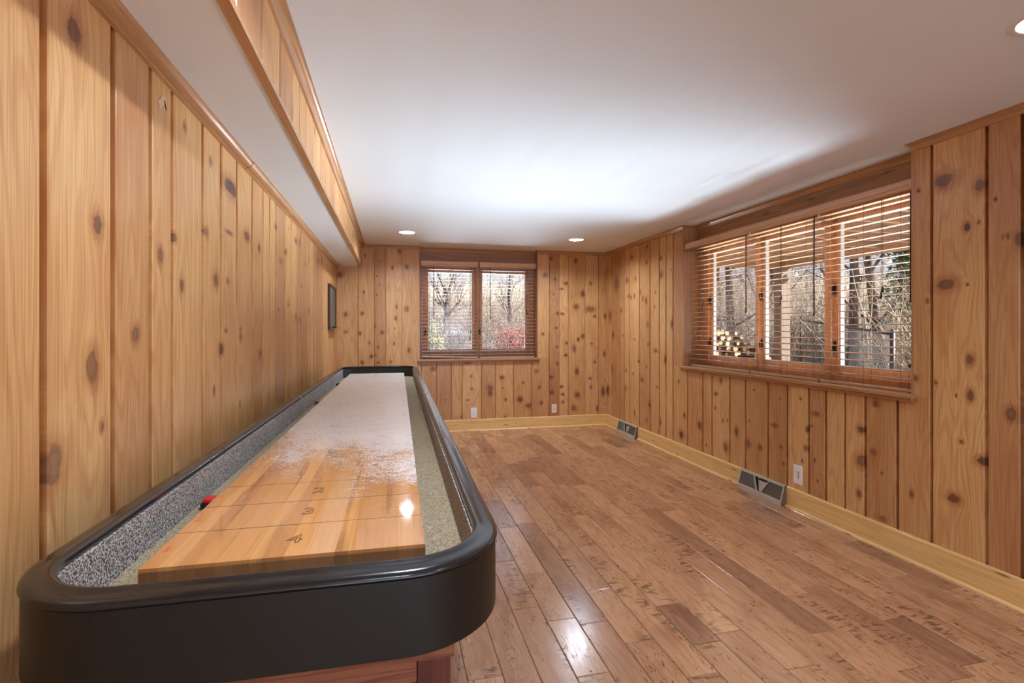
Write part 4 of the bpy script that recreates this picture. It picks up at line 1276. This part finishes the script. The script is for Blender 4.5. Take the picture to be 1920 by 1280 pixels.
for s_, yy in (('4', 5.083), ('3', 4.92), ('2', 4.757)):
    numeral(s_, XM, yy, 0.062, M_INK, True, math.pi)
# cradle bottom and pedestals
M_RED_OAK = wood('red_stained_oak', srgb(148, 92, 66), srgb(82, 40, 30), 'X', scale=1.6, rough=0.35, spec=0.5)
M_RED_OAK_Z = wood('red_stained_oak_z', srgb(104, 52, 38), srgb(62, 26, 22), 'Z', scale=1.6, rough=0.4)
bm = BM(); box(bm, TX0 + 0.06, TX1 - 0.06, TY0 + 0.06, TY1 - 0.06, 0.756, 0.768)
obj('cradle_base', bm, M_SKIRT, table)
for (ya, yb) in ((0.872, 1.30), (4.86, 5.288)):
    px0, px1 = -0.47, 0.093
    bm = BM(); box(bm, px0, px1, ya, yb, 0.716, 0.7555, 0.003)
    ped = obj('pedestal', bm, M_RED_OAK, table)
    for (sx, sy) in ((px1 - 0.062, ya + 0.006), (px0 + 0.006, ya + 0.006), (px1 - 0.062, yb - 0.062), (px0 + 0.006, yb - 0.062)):
        bm = BM(); box(bm, sx, sx + 0.056, sy, sy + 0.056, 0.0, 0.7155, 0.003)
        obj('corner_post', bm, M_RED_OAK_Z, ped)
    for q in ((px0 + 0.0625, px1 - 0.0625, ya + 0.022, ya + 0.036), (px0 + 0.0625, px1 - 0.0625, yb - 0.036, yb - 0.022), (px0 + 0.020, px0 + 0.034, ya + 0.0625, yb - 0.0625), (px1 - 0.034, px1 - 0.020, ya + 0.0625, yb - 0.0625)):
        bm = BM()
        box(bm, *q, 0.09, 0.7152)
        obj('recessed_panel', bm, M_RED_OAK_Z, ped)
    for za_, zb_ in ((0.675, 0.7151), (0.06, 0.13)):
        bm = BM()
        box(bm, px0 + 0.0625, px1 - 0.0625, ya + 0.010, ya + 0.0215, za_, zb_, 0.002)
        obj('cross_rail', bm, M_RED_OAK, ped)

# pucks in the left gutter
def puck(x, y, col, label, tone=None):
    base = (x, y, GZ)
    t = thing('puck', label, 'shuffleboard puck', base)
    bm = BM(); lathe(bm, base, [(0.0, 0.0002), (0.022, 0.0002), (0.0262, 0.003), (0.0262, 0.012), (0.0225, 0.0155), (0.0, 0.0155)], 28)
    obj('metal_base', bm, tone or flat('puck_steel', srgb(58, 54, 54), 0.3, 0.8), t, True)
    bm = BM(); lathe(bm, base, [(0.0, 0.0155), (0.021, 0.0157), (0.0205, 0.0225), (0.017, 0.0265), (0.010, 0.0255), (0.0, 0.0262)], 28)
    obj('plastic_cap', bm, flat('puck_cap', col, 0.3), t, True)
puck(-0.4705, 1.513, srgb(206, 30, 30), 'red-capped shuffleboard puck lying in the left gutter, nearest the camera')
puck(-0.4500, 3.37, srgb(40, 36, 34), 'dark puck with a bright steel rim in the left gutter', flat('puck_chrome', srgb(210, 206, 200), 0.2, 0.9))
puck(-0.4365, 4.51, srgb(38, 92, 40), 'green-capped puck at the far end of the left gutter')

# ------------------------------------------------------------------ outside: ground, deck, firewood, fence, trees
GZ0 = 0.25
def ground_mat():
    n = N('leaf_litter_ground')
    o = n.coord('Object')
    a = n.noise(o, 1.6, 5.0, 0.7)
    b = n.noise(o, 9.0, 4.0, 0.75)
    c = n.mix(n.mr(a, 0.4, 0.6), srgb(160, 144, 118), srgb(200, 188, 170))
    c = n.mix(n.mr(b, 0.45, 0.62, 0.0, 0.7), c, srgb(116, 98, 80))
    n.pset(color=c, rough=0.95, spec=0.1)
    return n.m
M_GROUND = ground_mat()
M_BOUNCE = flat('pale_bounce_concrete', srgb(206, 202, 194), 0.85)
def gheight(x, y):
    d = max(0.0, math.hypot(max(x - 7.0, 0), max(y - 9.0, 0)))
    return GZ0 + 0.020 * d + 0.0030 * d * d * (1 if d < 34 else (34 / d) ** 1.2) + 0.10 * math.sin(x * 0.9) * math.sin(y * 0.8) * min(1, d / 4)
bm = BM()
nx, ny = 90, 90
grid = {}
for i in range(nx + 1):
    for j in range(ny + 1):
        x = -30 + 100 * i / nx
        y = -12 + 100 * j / ny
        grid[i, j] = (x, y)
vt = {}
for i in range(nx):
    for j in range(ny):
        cx = [grid[i, j], grid[i + 1, j], grid[i + 1, j + 1], grid[i, j + 1]]
        if any(XL - 0.9 < x < XR + 0.4 and YR - 0.9 < y < YB + 0.4 for x, y in cx):
            if all(XL - 0.5 < x < XR + 0.4 and YR - 0.5 < y < YB + 0.4 for x, y in cx):
                continue
        fs = []
        for (x, y) in cx:
            inside = XL - 0.9 < x < XR + 0.45 and YR - 0.9 < y < YB + 0.45
            if (x, y) not in vt:
                z = gheight(x, y)
                vt[x, y] = bm.verts.new((x, y, z if not inside else -0.3))
            fs.append(vt[x, y])
        f_ = bm.faces.new(fs); f_.smooth = True
g = struct(obj('ground', bm, M_GROUND))
tag(g, 'leaf-littered hillside rising beyond the windows', 'ground', kind='structure')
bm = BM(); box(bm, XR + 0.345, 7.6, -2.5, 6.4, 0.1, GZ0 + 0.03)  # unseen pale slab, added to bounce sunlight up through the right window
pt = obj('bounce_slab', bm, M_BOUNCE)
tag(pt, 'pale concrete slab added under the deck to bounce sun into the right window', 'bounce_slab', kind='structure')

# deck above the patio
M_DECK = wood('weathered_deck_wood', srgb(130, 98, 76), srgb(90, 66, 50), 'X', rough=0.7)
M_POST = wood('deck_post_wood', srgb(98, 82, 70), srgb(72, 58, 50), 'Z', rough=0.7)
DX0, DX1, DY0, DY1 = XR + 0.345, 5.93, -2.0, 6.83
t = thing('deck', 'raised brown timber deck overhead outside the long right window', 'deck', (DX0, 3.0, 2.21))
bm = BM()
box(bm, DX1 - 0.13, DX1 - 0.08, DY0, DY1, 2.21, 2.44); box(bm, DX1 - 0.04, DX1, DY0, DY1, 2.21, 2.44)
obj('beam', bm, M_DECK, t)
bm = BM(); box(bm, DX0, DX1 - 0.131, DY1 - 0.13, DY1 - 0.09, 2.21, 2.44); box(bm, DX0, DX1 - 0.131, DY1 - 0.04, DY1, 2.21, 2.44)
obj('beam', bm, M_DECK, t)
y = DY0 + 0.1
while y < DY1 - 0.3:
    bm = BM(); box(bm, DX0, DX1 - 0.131, y, y + 0.04, 2.27, 2.455)
    obj('joist', bm, M_DECK, t)
    y += 0.41
bm = BM()
# diagonal decking boards, clipped to the deck rectangle
def clip(poly, axis, lim, keep_less):
    out = []
    for i in range(len(poly)):
        p, q = poly[i], poly[(i + 1) % len(poly)]
        pin, qin = ((p[axis] <= lim) == keep_less or p[axis] == lim), ((q[axis] <= lim) == keep_less or q[axis] == lim)
        if pin:
            out.append(p)
        if pin != qin:
            s_ = (lim - p[axis]) / (q[axis] - p[axis])
            out.append((p[0] + (q[0] - p[0]) * s_, p[1] + (q[1] - p[1]) * s_))
    return out
k = -12.0
while k < 12.0:
    a_, b_ = k, k + 0.185
    poly = [(DX0 - 2, DX0 - 2 + a_), (DX1 + 2, DX1 + 2 + a_), (DX1 + 2, DX1 + 2 + b_), (DX0 - 2, DX0 - 2 + b_)]
    for ax, lim, less in ((0, DX0, False), (0, DX1 + 0.02, True), (1, DY0, False), (1, DY1 + 0.02, True)):
        poly = clip(poly, ax, lim, less)
        if len(poly) < 3:
            break
    if len(poly) >= 3:
        lo = [bm.verts.new((x, y, 2.458)) for x, y in poly]
        hi = [bm.verts.new((x, y, 2.494)) for x, y in poly]
        bm.faces.new(lo[::-1]); bm.faces.new(hi)
        for i in range(len(lo)):
            j = (i + 1) % len(lo)
            bm.faces.new((lo[i], lo[j], hi[j], hi[i]))
    k += 0.185 + 0.02
obj('decking', bm, M_DECK, t)
bm = BM(); box(bm, 5.765, 5.925, 6.66, 6.82, GZ0 + 0.03, 2.21, 0.006)
po = own(obj('deck_post', bm, M_POST), (5.845, 6.74, GZ0 + 0.03))
tag(po, 'thick square brown timber post holding up the deck corner, beside the firewood', 'post')

# firewood
M_BARK = wood('log_bark', srgb(86, 66, 54), srgb(48, 38, 32), 'Y', scale=1.5, rough=0.9)
M_CUT = flat('log_cut_end', srgb(138, 116, 90), 0.85)
rl = random.Random(12)
ORD = ['first', 'second', 'third', 'fourth', 'fifth', 'sixth', 'seventh', 'eighth', 'ninth', 'tenth', 'eleventh', 'twelfth', 'thirteenth', 'fourteenth', 'fifteenth', 'sixteenth', 'seventeenth']
def log(x, y, z, r, L, yaw, pitch, label):
    bm = BM()
    nside = 9
    jit = [rl.uniform(0.88, 1.1) for _ in range(nside)]
    for sgn, m_ in ((0, 0),):
        A = [bm.verts.new((r * jit[k] * math.cos(2 * math.pi * k / nside), -L / 2, r * jit[k] * math.sin(2 * math.pi * k / nside))) for k in range(nside)]
        B = [bm.verts.new((0.94 * r * jit[k] * math.cos(2 * math.pi * k / nside), L / 2, 0.94 * r * jit[k] * math.sin(2 * math.pi * k / nside))) for k in range(nside)]
        for k in range(nside):
            bm.faces.new((A[k], A[(k + 1) % nside], B[(k + 1) % nside], B[k]))
        for cap in (A, B[::-1]):
            f_ = bm.faces.new(cap); f_.material_index = 1
    o = obj('firewood_log', bm, [M_BARK, M_CUT])
    o.location = (x, y, z)
    o.rotation_euler = (pitch, 0, yaw)
    tag(o, label, 'log', 'stacked firewood logs under the deck')
bm_z = GZ0 + 0.03
row = 0
z = bm_z + 0.055
while z < 1.22:
    x = 4.55 + (0.045 if row % 2 else 0)
    cnt = -1
    xmax = 5.74 if z < 0.95 else 5.74 - (z - 0.95) * 2.4
    while x < xmax:
        r = rl.uniform(0.024, 0.046)
        cnt += 1
        lab = 'cut firewood log, %s from the left in the %s row up of the stack' % (ORD[cnt], ORD[row])
        log(x, 7.08 + rl.choice((-0.05, -0.02, 0.0, 0.04, 0.09, 0.12)) + rl.uniform(-0.02, 0.02), z + rl.uniform(-0.008, 0.008), r, rl.uniform(0.34, 0.44), rl.uniform(-0.12, 0.12), rl.uniform(-0.05, 0.05), lab)
        x += 0.098
    z += 0.080
    row += 1

# chain link fence
M_FENCE = flat('black_fence_pipe', srgb(40, 42, 48), 0.4, 0.3)
M_WIRE = flat('fence_wire', srgb(96, 100, 100), 0.5, 0.4)
def fence(points, label, post_h):
    base = Vector((points[0][0], points[0][1], gheight(points[0][0], points[0][1])))
    t = thing('chain_link_fence', label, 'fence', base)
    for (x, y, zt) in points:
        bm = BM(); tube(bm, [(x, y, gheight(x, y) - 0.1), (x, y, zt + post_h)], 0.030, 10)
        lathe(bm, (x, y, zt + post_h), [(0.034, 0.0), (0.034, 0.012), (0.0, 0.035)], 10)
        obj('fence_post', bm, M_FENCE, t)
    for p, q in zip(points, points[1:]):
        bm = BM(); tube(bm, [p, q], 0.021, 8)
        obj('top_rail', bm, M_FENCE, t)
        bm = BM()
        P, Q = Vector(p), Vector(q)
        L = math.hypot(Q.x - P.x, Q.y - P.y)
        hgt = 1.0
        step = 0.09
        s_ = -hgt
        while s_ < L:
            for sg in (1, -1):
                a0 = s_ if sg > 0 else s_ + hgt
                a1 = s_ + hgt if sg > 0 else s_
                pts = []
                lo, hi = (0.0, 1.0)
                # clip along the run
                def at(a_, f_):
                    w_ = a_ / L
                    return Vector((P.x + (Q.x - P.x) * w_, P.y + (Q.y - P.y) * w_, P.z + (Q.z - P.z) * w_ - f_ * hgt))
                ts = [0.0, 1.0]
                for lim in (0.0, L):
                    if abs(a1 - a0) > 1e-6:
                        tt = (lim - a0) / (a1 - a0)
                        if 0 < tt < 1:
                            ts.append(tt)
                ts = sorted(ts)
                for u0_, u1_ in zip(ts, ts[1:]):
                    am_ = a0 + (a1 - a0) * (u0_ + u1_) / 2
                    if 0 <= am_ <= L:
                        tube(bm, [at(a0 + (a1 - a0) * u0_, u0_), at(a0 + (a1 - a0) * u1_, u1_)], 0.0022, 3, cap=False)
            s_ += step
        m_ = obj('wire_mesh', bm, M_WIRE, t)
fence([(6.66, 5.64, 1.20), (8.6, 8.3, 1.33), (9.55, 10.4, 1.50), (7.9, 11.5, 1.50), (5.6, 12.4, 1.55)], 'black chain-link fence running through the brush past the deck', 0.04)

# trees
def bark(name, a, b):
    n = N(name)
    o = n.coord('Object')
    v_ = n.noise(n.mapping(o, (9, 9, 2.0)), 1.0, 4.0, 0.7)
    n.pset(color=n.mix(n.mr(v_, 0.35, 0.65), a, b), rough=0.9, spec=0.15, normal=n.bump(v_, 0.6, 0.02))
    return n.m
M_BK1 = bark('grey_bark', srgb(54, 48, 46), srgb(92, 84, 80))
M_BK2 = bark('brown_bark', srgb(72, 58, 48), srgb(116, 98, 84))
M_TWIG = flat('pale_twigs', srgb(160, 148, 130), 0.9)
M_TWIG2 = flat('grey_twigs', srgb(120, 108, 98), 0.9)

def grow(bm, rt, p, d, r, L, depth, spread=0.55, sides=6, bend=0.25, up=0.12):
    n = 4 if depth > 0 else 3
    pts, rad = [p.copy()], [r]
    q = p.copy()
    dd = d.copy()
    for i in range(n):
        dd = (dd + Vector((rt.uniform(-1, 1), rt.uniform(-1, 1), rt.uniform(-0.6, 1))) * bend * 0.5 + Vector((0, 0, up * 0.4))).normalized()
        q = q + dd * (L / n)
        pts.append(q.copy()); rad.append(r * (1 - 0.5 * (i + 1) / n))
    tube(bm, pts, rad, sides if depth > 1 else 4 if depth > 0 else 3, cap=False)
    if depth <= 0:
        return
    k = rt.choice((3, 4)) if depth > 1 else 4
    for i in range(k):
        f_ = rt.uniform(0.35, 1.0) if i else 1.0
        idx = min(n - 1, int(f_ * n))
        s_ = pts[idx].lerp(pts[min(n, idx + 1)], rt.random() if i else 1.0)
        ax = Vector((rt.uniform(-1, 1), rt.uniform(-1, 1), rt.uniform(-0.3, 0.7))).normalized()
        nd = (dd + ax * spread * rt.uniform(0.8, 1.5)).normalized()
        grow(bm, rt, s_, nd, rad[idx] * rt.uniform(0.45, 0.68), L * rt.uniform(0.5, 0.75), depth - 1, spread, sides, bend, up)

def tree(x, y, r, h, label, seed, mat, depth=4, trunk=None, spread=0.55, group='bare trees outside'):
    rt = random.Random(seed)
    z = gheight(x, y) - 0.15
    t = thing('bare_tree', label, 'tree', (x, y, z), group)
    bm = BM()
    pts = trunk or [(0, 0, 0), (0.03, 0.02, 0.35 * h), (-0.04, 0.0, 0.7 * h), (0.0, 0.04, h)]
    P_ = [Vector((x + a, y + b, z + c_)) for a, b, c_ in pts]
    rad = [r * (1.0 - 0.45 * i / (len(P_) - 1)) for i in range(len(P_))]
    rad[0] *= 1.15
    tube(bm, P_, rad, 10)
    obj('trunk', bm, mat, t)
    bm = BM()
    for i in range(3):
        d_ = Vector((rt.uniform(-0.7, 0.7), rt.uniform(-0.7, 0.7), 1.0)).normalized()
        grow(bm, rt, P_[-1] - Vector((0, 0, 0.02)), d_, rad[-1] * 0.75, h * 0.42, depth - 1, spread)
    for i in range(5):
        f_ = rt.uniform(0.3, 0.95) * (len(P_) - 1)
        q_ = P_[int(f_)].lerp(P_[min(int(f_) + 1, len(P_) - 1)], f_ % 1)
        d_ = Vector((rt.uniform(-1, 1), rt.uniform(-1, 1), rt.uniform(0.2, 0.8))).normalized()
        grow(bm, rt, q_, d_, r * 0.32, h * 0.33, depth - 2, spread)
    obj('branches', bm, mat, t)
    return t

def W(u, zc):
    """map bearing (pixel column of the photograph) and forward distance to ground x, y"""
    c_, s_ = math.cos(R(13.13)), math.sin(R(13.13))
    xc = (u - 960) / 960 * zc
    return (xc * c_ + zc * s_, zc * c_ - xc * s_)
tree(8.355, 7.81, 0.115, 4.2, 'thick leaning grey trunk right of the deck post, left one of the close pair', 1, M_BK1, 4, [(0.25, 0.3, 0), (0.1, 0.1, 0.9), (0.0, 0.0, 2.2), (-0.12, -0.1, 4.2)])
tree(9.04, 8.06, 0.10, 4.6, 'tall dark leaning trunk, right one of the close pair seen through the near pane', 2, M_BK1, 4, [(0.30, 0.05, 0), (0.12, 0.0, 1.0), (-0.10, 0.0, 2.4), (-0.35, 0.1, 4.6)])
tree(7.35, 10.05, 0.10, 3.6, 'grey tree rising behind the firewood and the fence rail', 3, M_BK1, 4)
tree(9.3, 11.4, 0.06, 3.2, 'slim leaning tree behind the deck post', 4, M_BK1, 4, [(0.2, 0, 0), (0.05, 0, 1.0), (-0.12, 0, 2.1), (-0.25, 0, 3.2)])
# trees beyond the far window
tree(1.45, 15.2, 0.13, 2.0, 'dark forked bare tree with a curved trunk behind the left pane of the far window', 5, M_BK1, 5, [(-0.35, 0, 0), (-0.05, 0, 0.8), (0.12, 0, 1.4), (0.16, 0, 2.0)], 0.7)
tree(3.6, 15.6, 0.09, 2.6, 'straight thin bare tree forking high behind the right pane of the far window', 6, M_BK1, 5, None, 0.6)
tree(0.2, 20.0, 0.16, 4.5, 'brown bare tree with a thick trunk at the left edge of the far window view', 7, M_BK2, 4)
for i, (x, y) in enumerate(((6.3, 22), (13.5, 16.0), (16.5, 10.5), (13.0, 7.2), (19, 15), (3.2, 27), (15.5, 22.0), (11.3, 13.2))):
    tree(x, y, 0.12, 4.0 + (i % 3), ['bare brown tree on the slope far behind the straight thin tree', 'bare brown tree uphill behind the fence corner', 'bare brown tree uphill at the right of the near pane view', 'bare brown tree just uphill of the close pair of trunks',
         'bare brown tree highest on the slope to the right', 'bare brown tree on the horizon behind the forked tree', 'bare brown tree on the horizon behind the deck post', 'bare brown tree between the fence and the slope top'][i], 20 + i, M_BK2 if i % 2 else M_BK1, 4)

# brush thickets (nobody could count these stems)
def thicket(label, seed, n, area, hmin, hmax, mat, r=0.006, cat='brush', extra_leaf=None, nm='thicket'):
    rt = random.Random(seed)
    (x0, x1, y0, y1) = area
    bm = BM()
    for i in range(n):
        x, y = rt.uniform(x0, x1), rt.uniform(y0, y1)
        z = gheight(x, y) - 0.05
        h = rt.uniform(hmin, hmax)
        d_ = Vector((rt.uniform(-0.7, 0.7), rt.uniform(-0.7, 0.7), 1)).normalized()
        grow(bm, rt, Vector((x, y, z)), d_, r * rt.uniform(0.6, 1.4), h, 1, 0.9, 4, 0.5, -0.05)
    o = obj(nm, bm, mat)
    base = ((x0 + x1) / 2, (y0 + y1) / 2, gheight((x0 + x1) / 2, (y0 + y1) / 2))
    own(o, base)
    return tag(o, label, cat, kind='stuff')
thicket('tangled pale dry brush along the fence beyond the deck', 41, 1100, (8.9, 14.0, 6.0, 12.5), 0.7, 1.7, M_TWIG, 0.010)
thicket('tangled grey brush on the slope to the right of the fence', 42, 1000, (6.5, 13.0, 9.5, 16.5), 0.7, 1.9, M_TWIG2, 0.009)
thicket('dry brush in front of the hillside beyond the far window', 43, 900, (-0.5, 6.0, 12.5, 19.0), 0.6, 1.6, M_TWIG2, 0.009)
thicket('pale scrub covering the upper slope', 44, 1300, (-2.0, 11.0, 17.0, 30.0), 1.0, 2.6, M_TWIG, 0.018)
thicket('pale scrub on the slope east of the fence', 45, 900, (13.5, 26.0, 4.0, 17.0), 1.0, 2.6, M_TWIG, 0.016)
thicket('grey scrub mixed over the upper slope', 46, 1300, (11.0, 26.0, 18.0, 32.0), 1.2, 3.0, M_TWIG2, 0.016)

def leafy(name, x, y, w, h, n, mat, label, cat, seed, lsz=0.035, stemmat=None, conic=False):
    rt = random.Random(seed)
    z = gheight(x, y)
    t = thing(name, label, cat, (x, y, z))
    bm = BM()
    tips = []
    for i in range(26):
        a = rt.uniform(0, 2 * math.pi)
        rr = rt.uniform(0, w * 0.5)
        hh = h * rt.uniform(0.5, 1.0)
        if conic:
            rr *= 0.2
        p0 = Vector((x + rr * 0.2 * math.cos(a), y + rr * 0.2 * math.sin(a), z - 0.05))
        p1 = Vector((x + rr * math.cos(a), y + rr * math.sin(a), z + hh))
        m_ = (p0 + p1) / 2 + Vector((rt.uniform(-0.1, 0.1), rt.uniform(-0.1, 0.1), 0))
        tube(bm, [p0, m_, p1], [0.010, 0.007, 0.003], 4, cap=False)
        tips.append((p0, m_, p1))
    obj('stems', bm, stemmat or M_BK2, t)
    bm = BM()
    for i in range(n):
        p0, m_, p1 = rt.choice(tips)
        f_ = rt.uniform(0.25, 1.0)
        c_ = (m_.lerp(p1, (f_ - 0.5) * 2) if f_ > 0.5 else p0.lerp(m_, f_ * 2)) + Vector((rt.gauss(0, 1), rt.gauss(0, 1), rt.gauss(0, 0.7))) * w * (0.10 if not conic else 0.16 * (1.15 - f_))
        d_ = Vector((rt.uniform(-1, 1), rt.uniform(-1, 1), rt.uniform(-1, 1))).normalized()
        e_ = d_.orthogonal().normalized()
        s_ = lsz * rt.uniform(0.6, 1.3)
        vs = [bm.verts.new(c_ - d_ * s_), bm.verts.new(c_ + e_ * s_ * 0.45), bm.verts.new(c_ + d_ * s_), bm.verts.new(c_ - e_ * s_ * 0.45)]
        bm.faces.new(vs)
    lf = obj('leaves', bm, mat, t)
    lf['kind'] = 'stuff'
M_RL = flat('red_leaves', srgb(168, 84, 70), 0.8)
M_YL = flat('yellow_green_leaves', srgb(148, 150, 86), 0.8)
M_GN = flat('pine_needles', srgb(60, 96, 52), 0.8)
leafy('red_shrub', 3.25, 13.6, 1.3, 1.05, 1500, M_RL, 'low shrub with red leaves outside the right pane of the far window, left of two', 'shrub', 61)
leafy('red_shrub', 4.05, 13.9, 1.3, 1.1, 1500, M_RL, 'low shrub with red leaves at the right edge of the far window view', 'shrub', 62)
leafy('yellow_green_shrub', 0.98, 13.0, 0.7, 1.35, 900, M_YL, 'yellow-green shrub at the lower left of the far window view', 'shrub', 63)
leafy('evergreen_tree', 10.8, 8.77, 2.2, 5.0, 5200, M_GN, 'green evergreen tree at the right edge of the long window view', 'tree', 64, 0.055, M_BK2, True)

# small shed with a white roof, seen through the far window
sx, sy = 1.55, 17.6
sz = gheight(sx, sy)
t = thing('garden_shed', 'low dark shed with a white roof behind the forked tree', 'shed', (sx, sy, sz))
bm = BM(); box(bm, sx - 0.8, sx + 0.8, sy - 0.5, sy + 0.5, sz - 0.3, sz + 0.35)
obj('walls', bm, flat('shed_wall', srgb(100, 102, 110), 0.8), t)
bm = BM()
prof_ = [(-0.65, 0.33), (0.0, 0.62), (0.65, 0.33), (0.65, 0.37), (0.0, 0.66), (-0.65, 0.37)]
A = [bm.verts.new((sx - 0.9, sy + a, sz + b)) for a, b in prof_]; B = [bm.verts.new((sx + 0.9, sy + a, sz + b)) for a, b in prof_]
for i in range(6):
    bm.faces.new((A[i], A[(i + 1) % 6], B[(i + 1) % 6], B[i]))
bm.faces.new(A); bm.faces.new(B[::-1])
obj('roof', bm, flat('shed_roof_white', srgb(226, 226, 230), 0.6), t)

# string lights under the deck edge
M_BULB = N('bulb_glass').pset(color=srgb(206, 206, 202), rough=0.15, spec=0.7).m
M_SOCK = flat('bulb_socket', srgb(36, 34, 34), 0.5)
ys = [3.6, 4.35, 5.1, 5.85, 6.6]
pts = []
for a, b in zip(ys, ys[1:]):
    for k in range(6):
        f_ = k / 6
        pts.append((5.97, a + (b - a) * f_, 2.19 - 0.05 * math.sin(math.pi * f_)))
pts.append((5.97, ys[-1], 2.19))
bm = BM(); tube(bm, pts, 0.004, 5)
w_ = own(obj('string_light_cable', bm, M_SOCK), (5.97, 5.1, 2.19))
tag(w_, 'thin black cable of outdoor string lights along the deck edge', 'cable')
for i, yy in enumerate(ys):
    t = thing('string_light', ['clear string light bulb nearest the camera under the deck edge', 'clear string light bulb, second from the camera, under the deck edge', 'clear string light bulb, middle one under the deck edge', 'clear string light bulb, fourth from the camera, under the deck edge', 'clear string light bulb nearest the deck post'][i], 'light bulb', (5.97, yy, 2.19), 'string light bulbs')
    bm = BM(); lathe(bm, (5.97, yy, 2.19), [(0.0, 0.0), (0.015, -0.002), (0.017, -0.045), (0.0, -0.046)], 10)
    obj('socket', bm, M_SOCK, t, True)
    bm = BM(); lathe(bm, (5.97, yy, 2.145), [(0.013, 0.0), (0.026, -0.022), (0.031, -0.045), (0.022, -0.068), (0.0, -0.076)], 12)
    obj('bulb', bm, M_BULB, t, True)
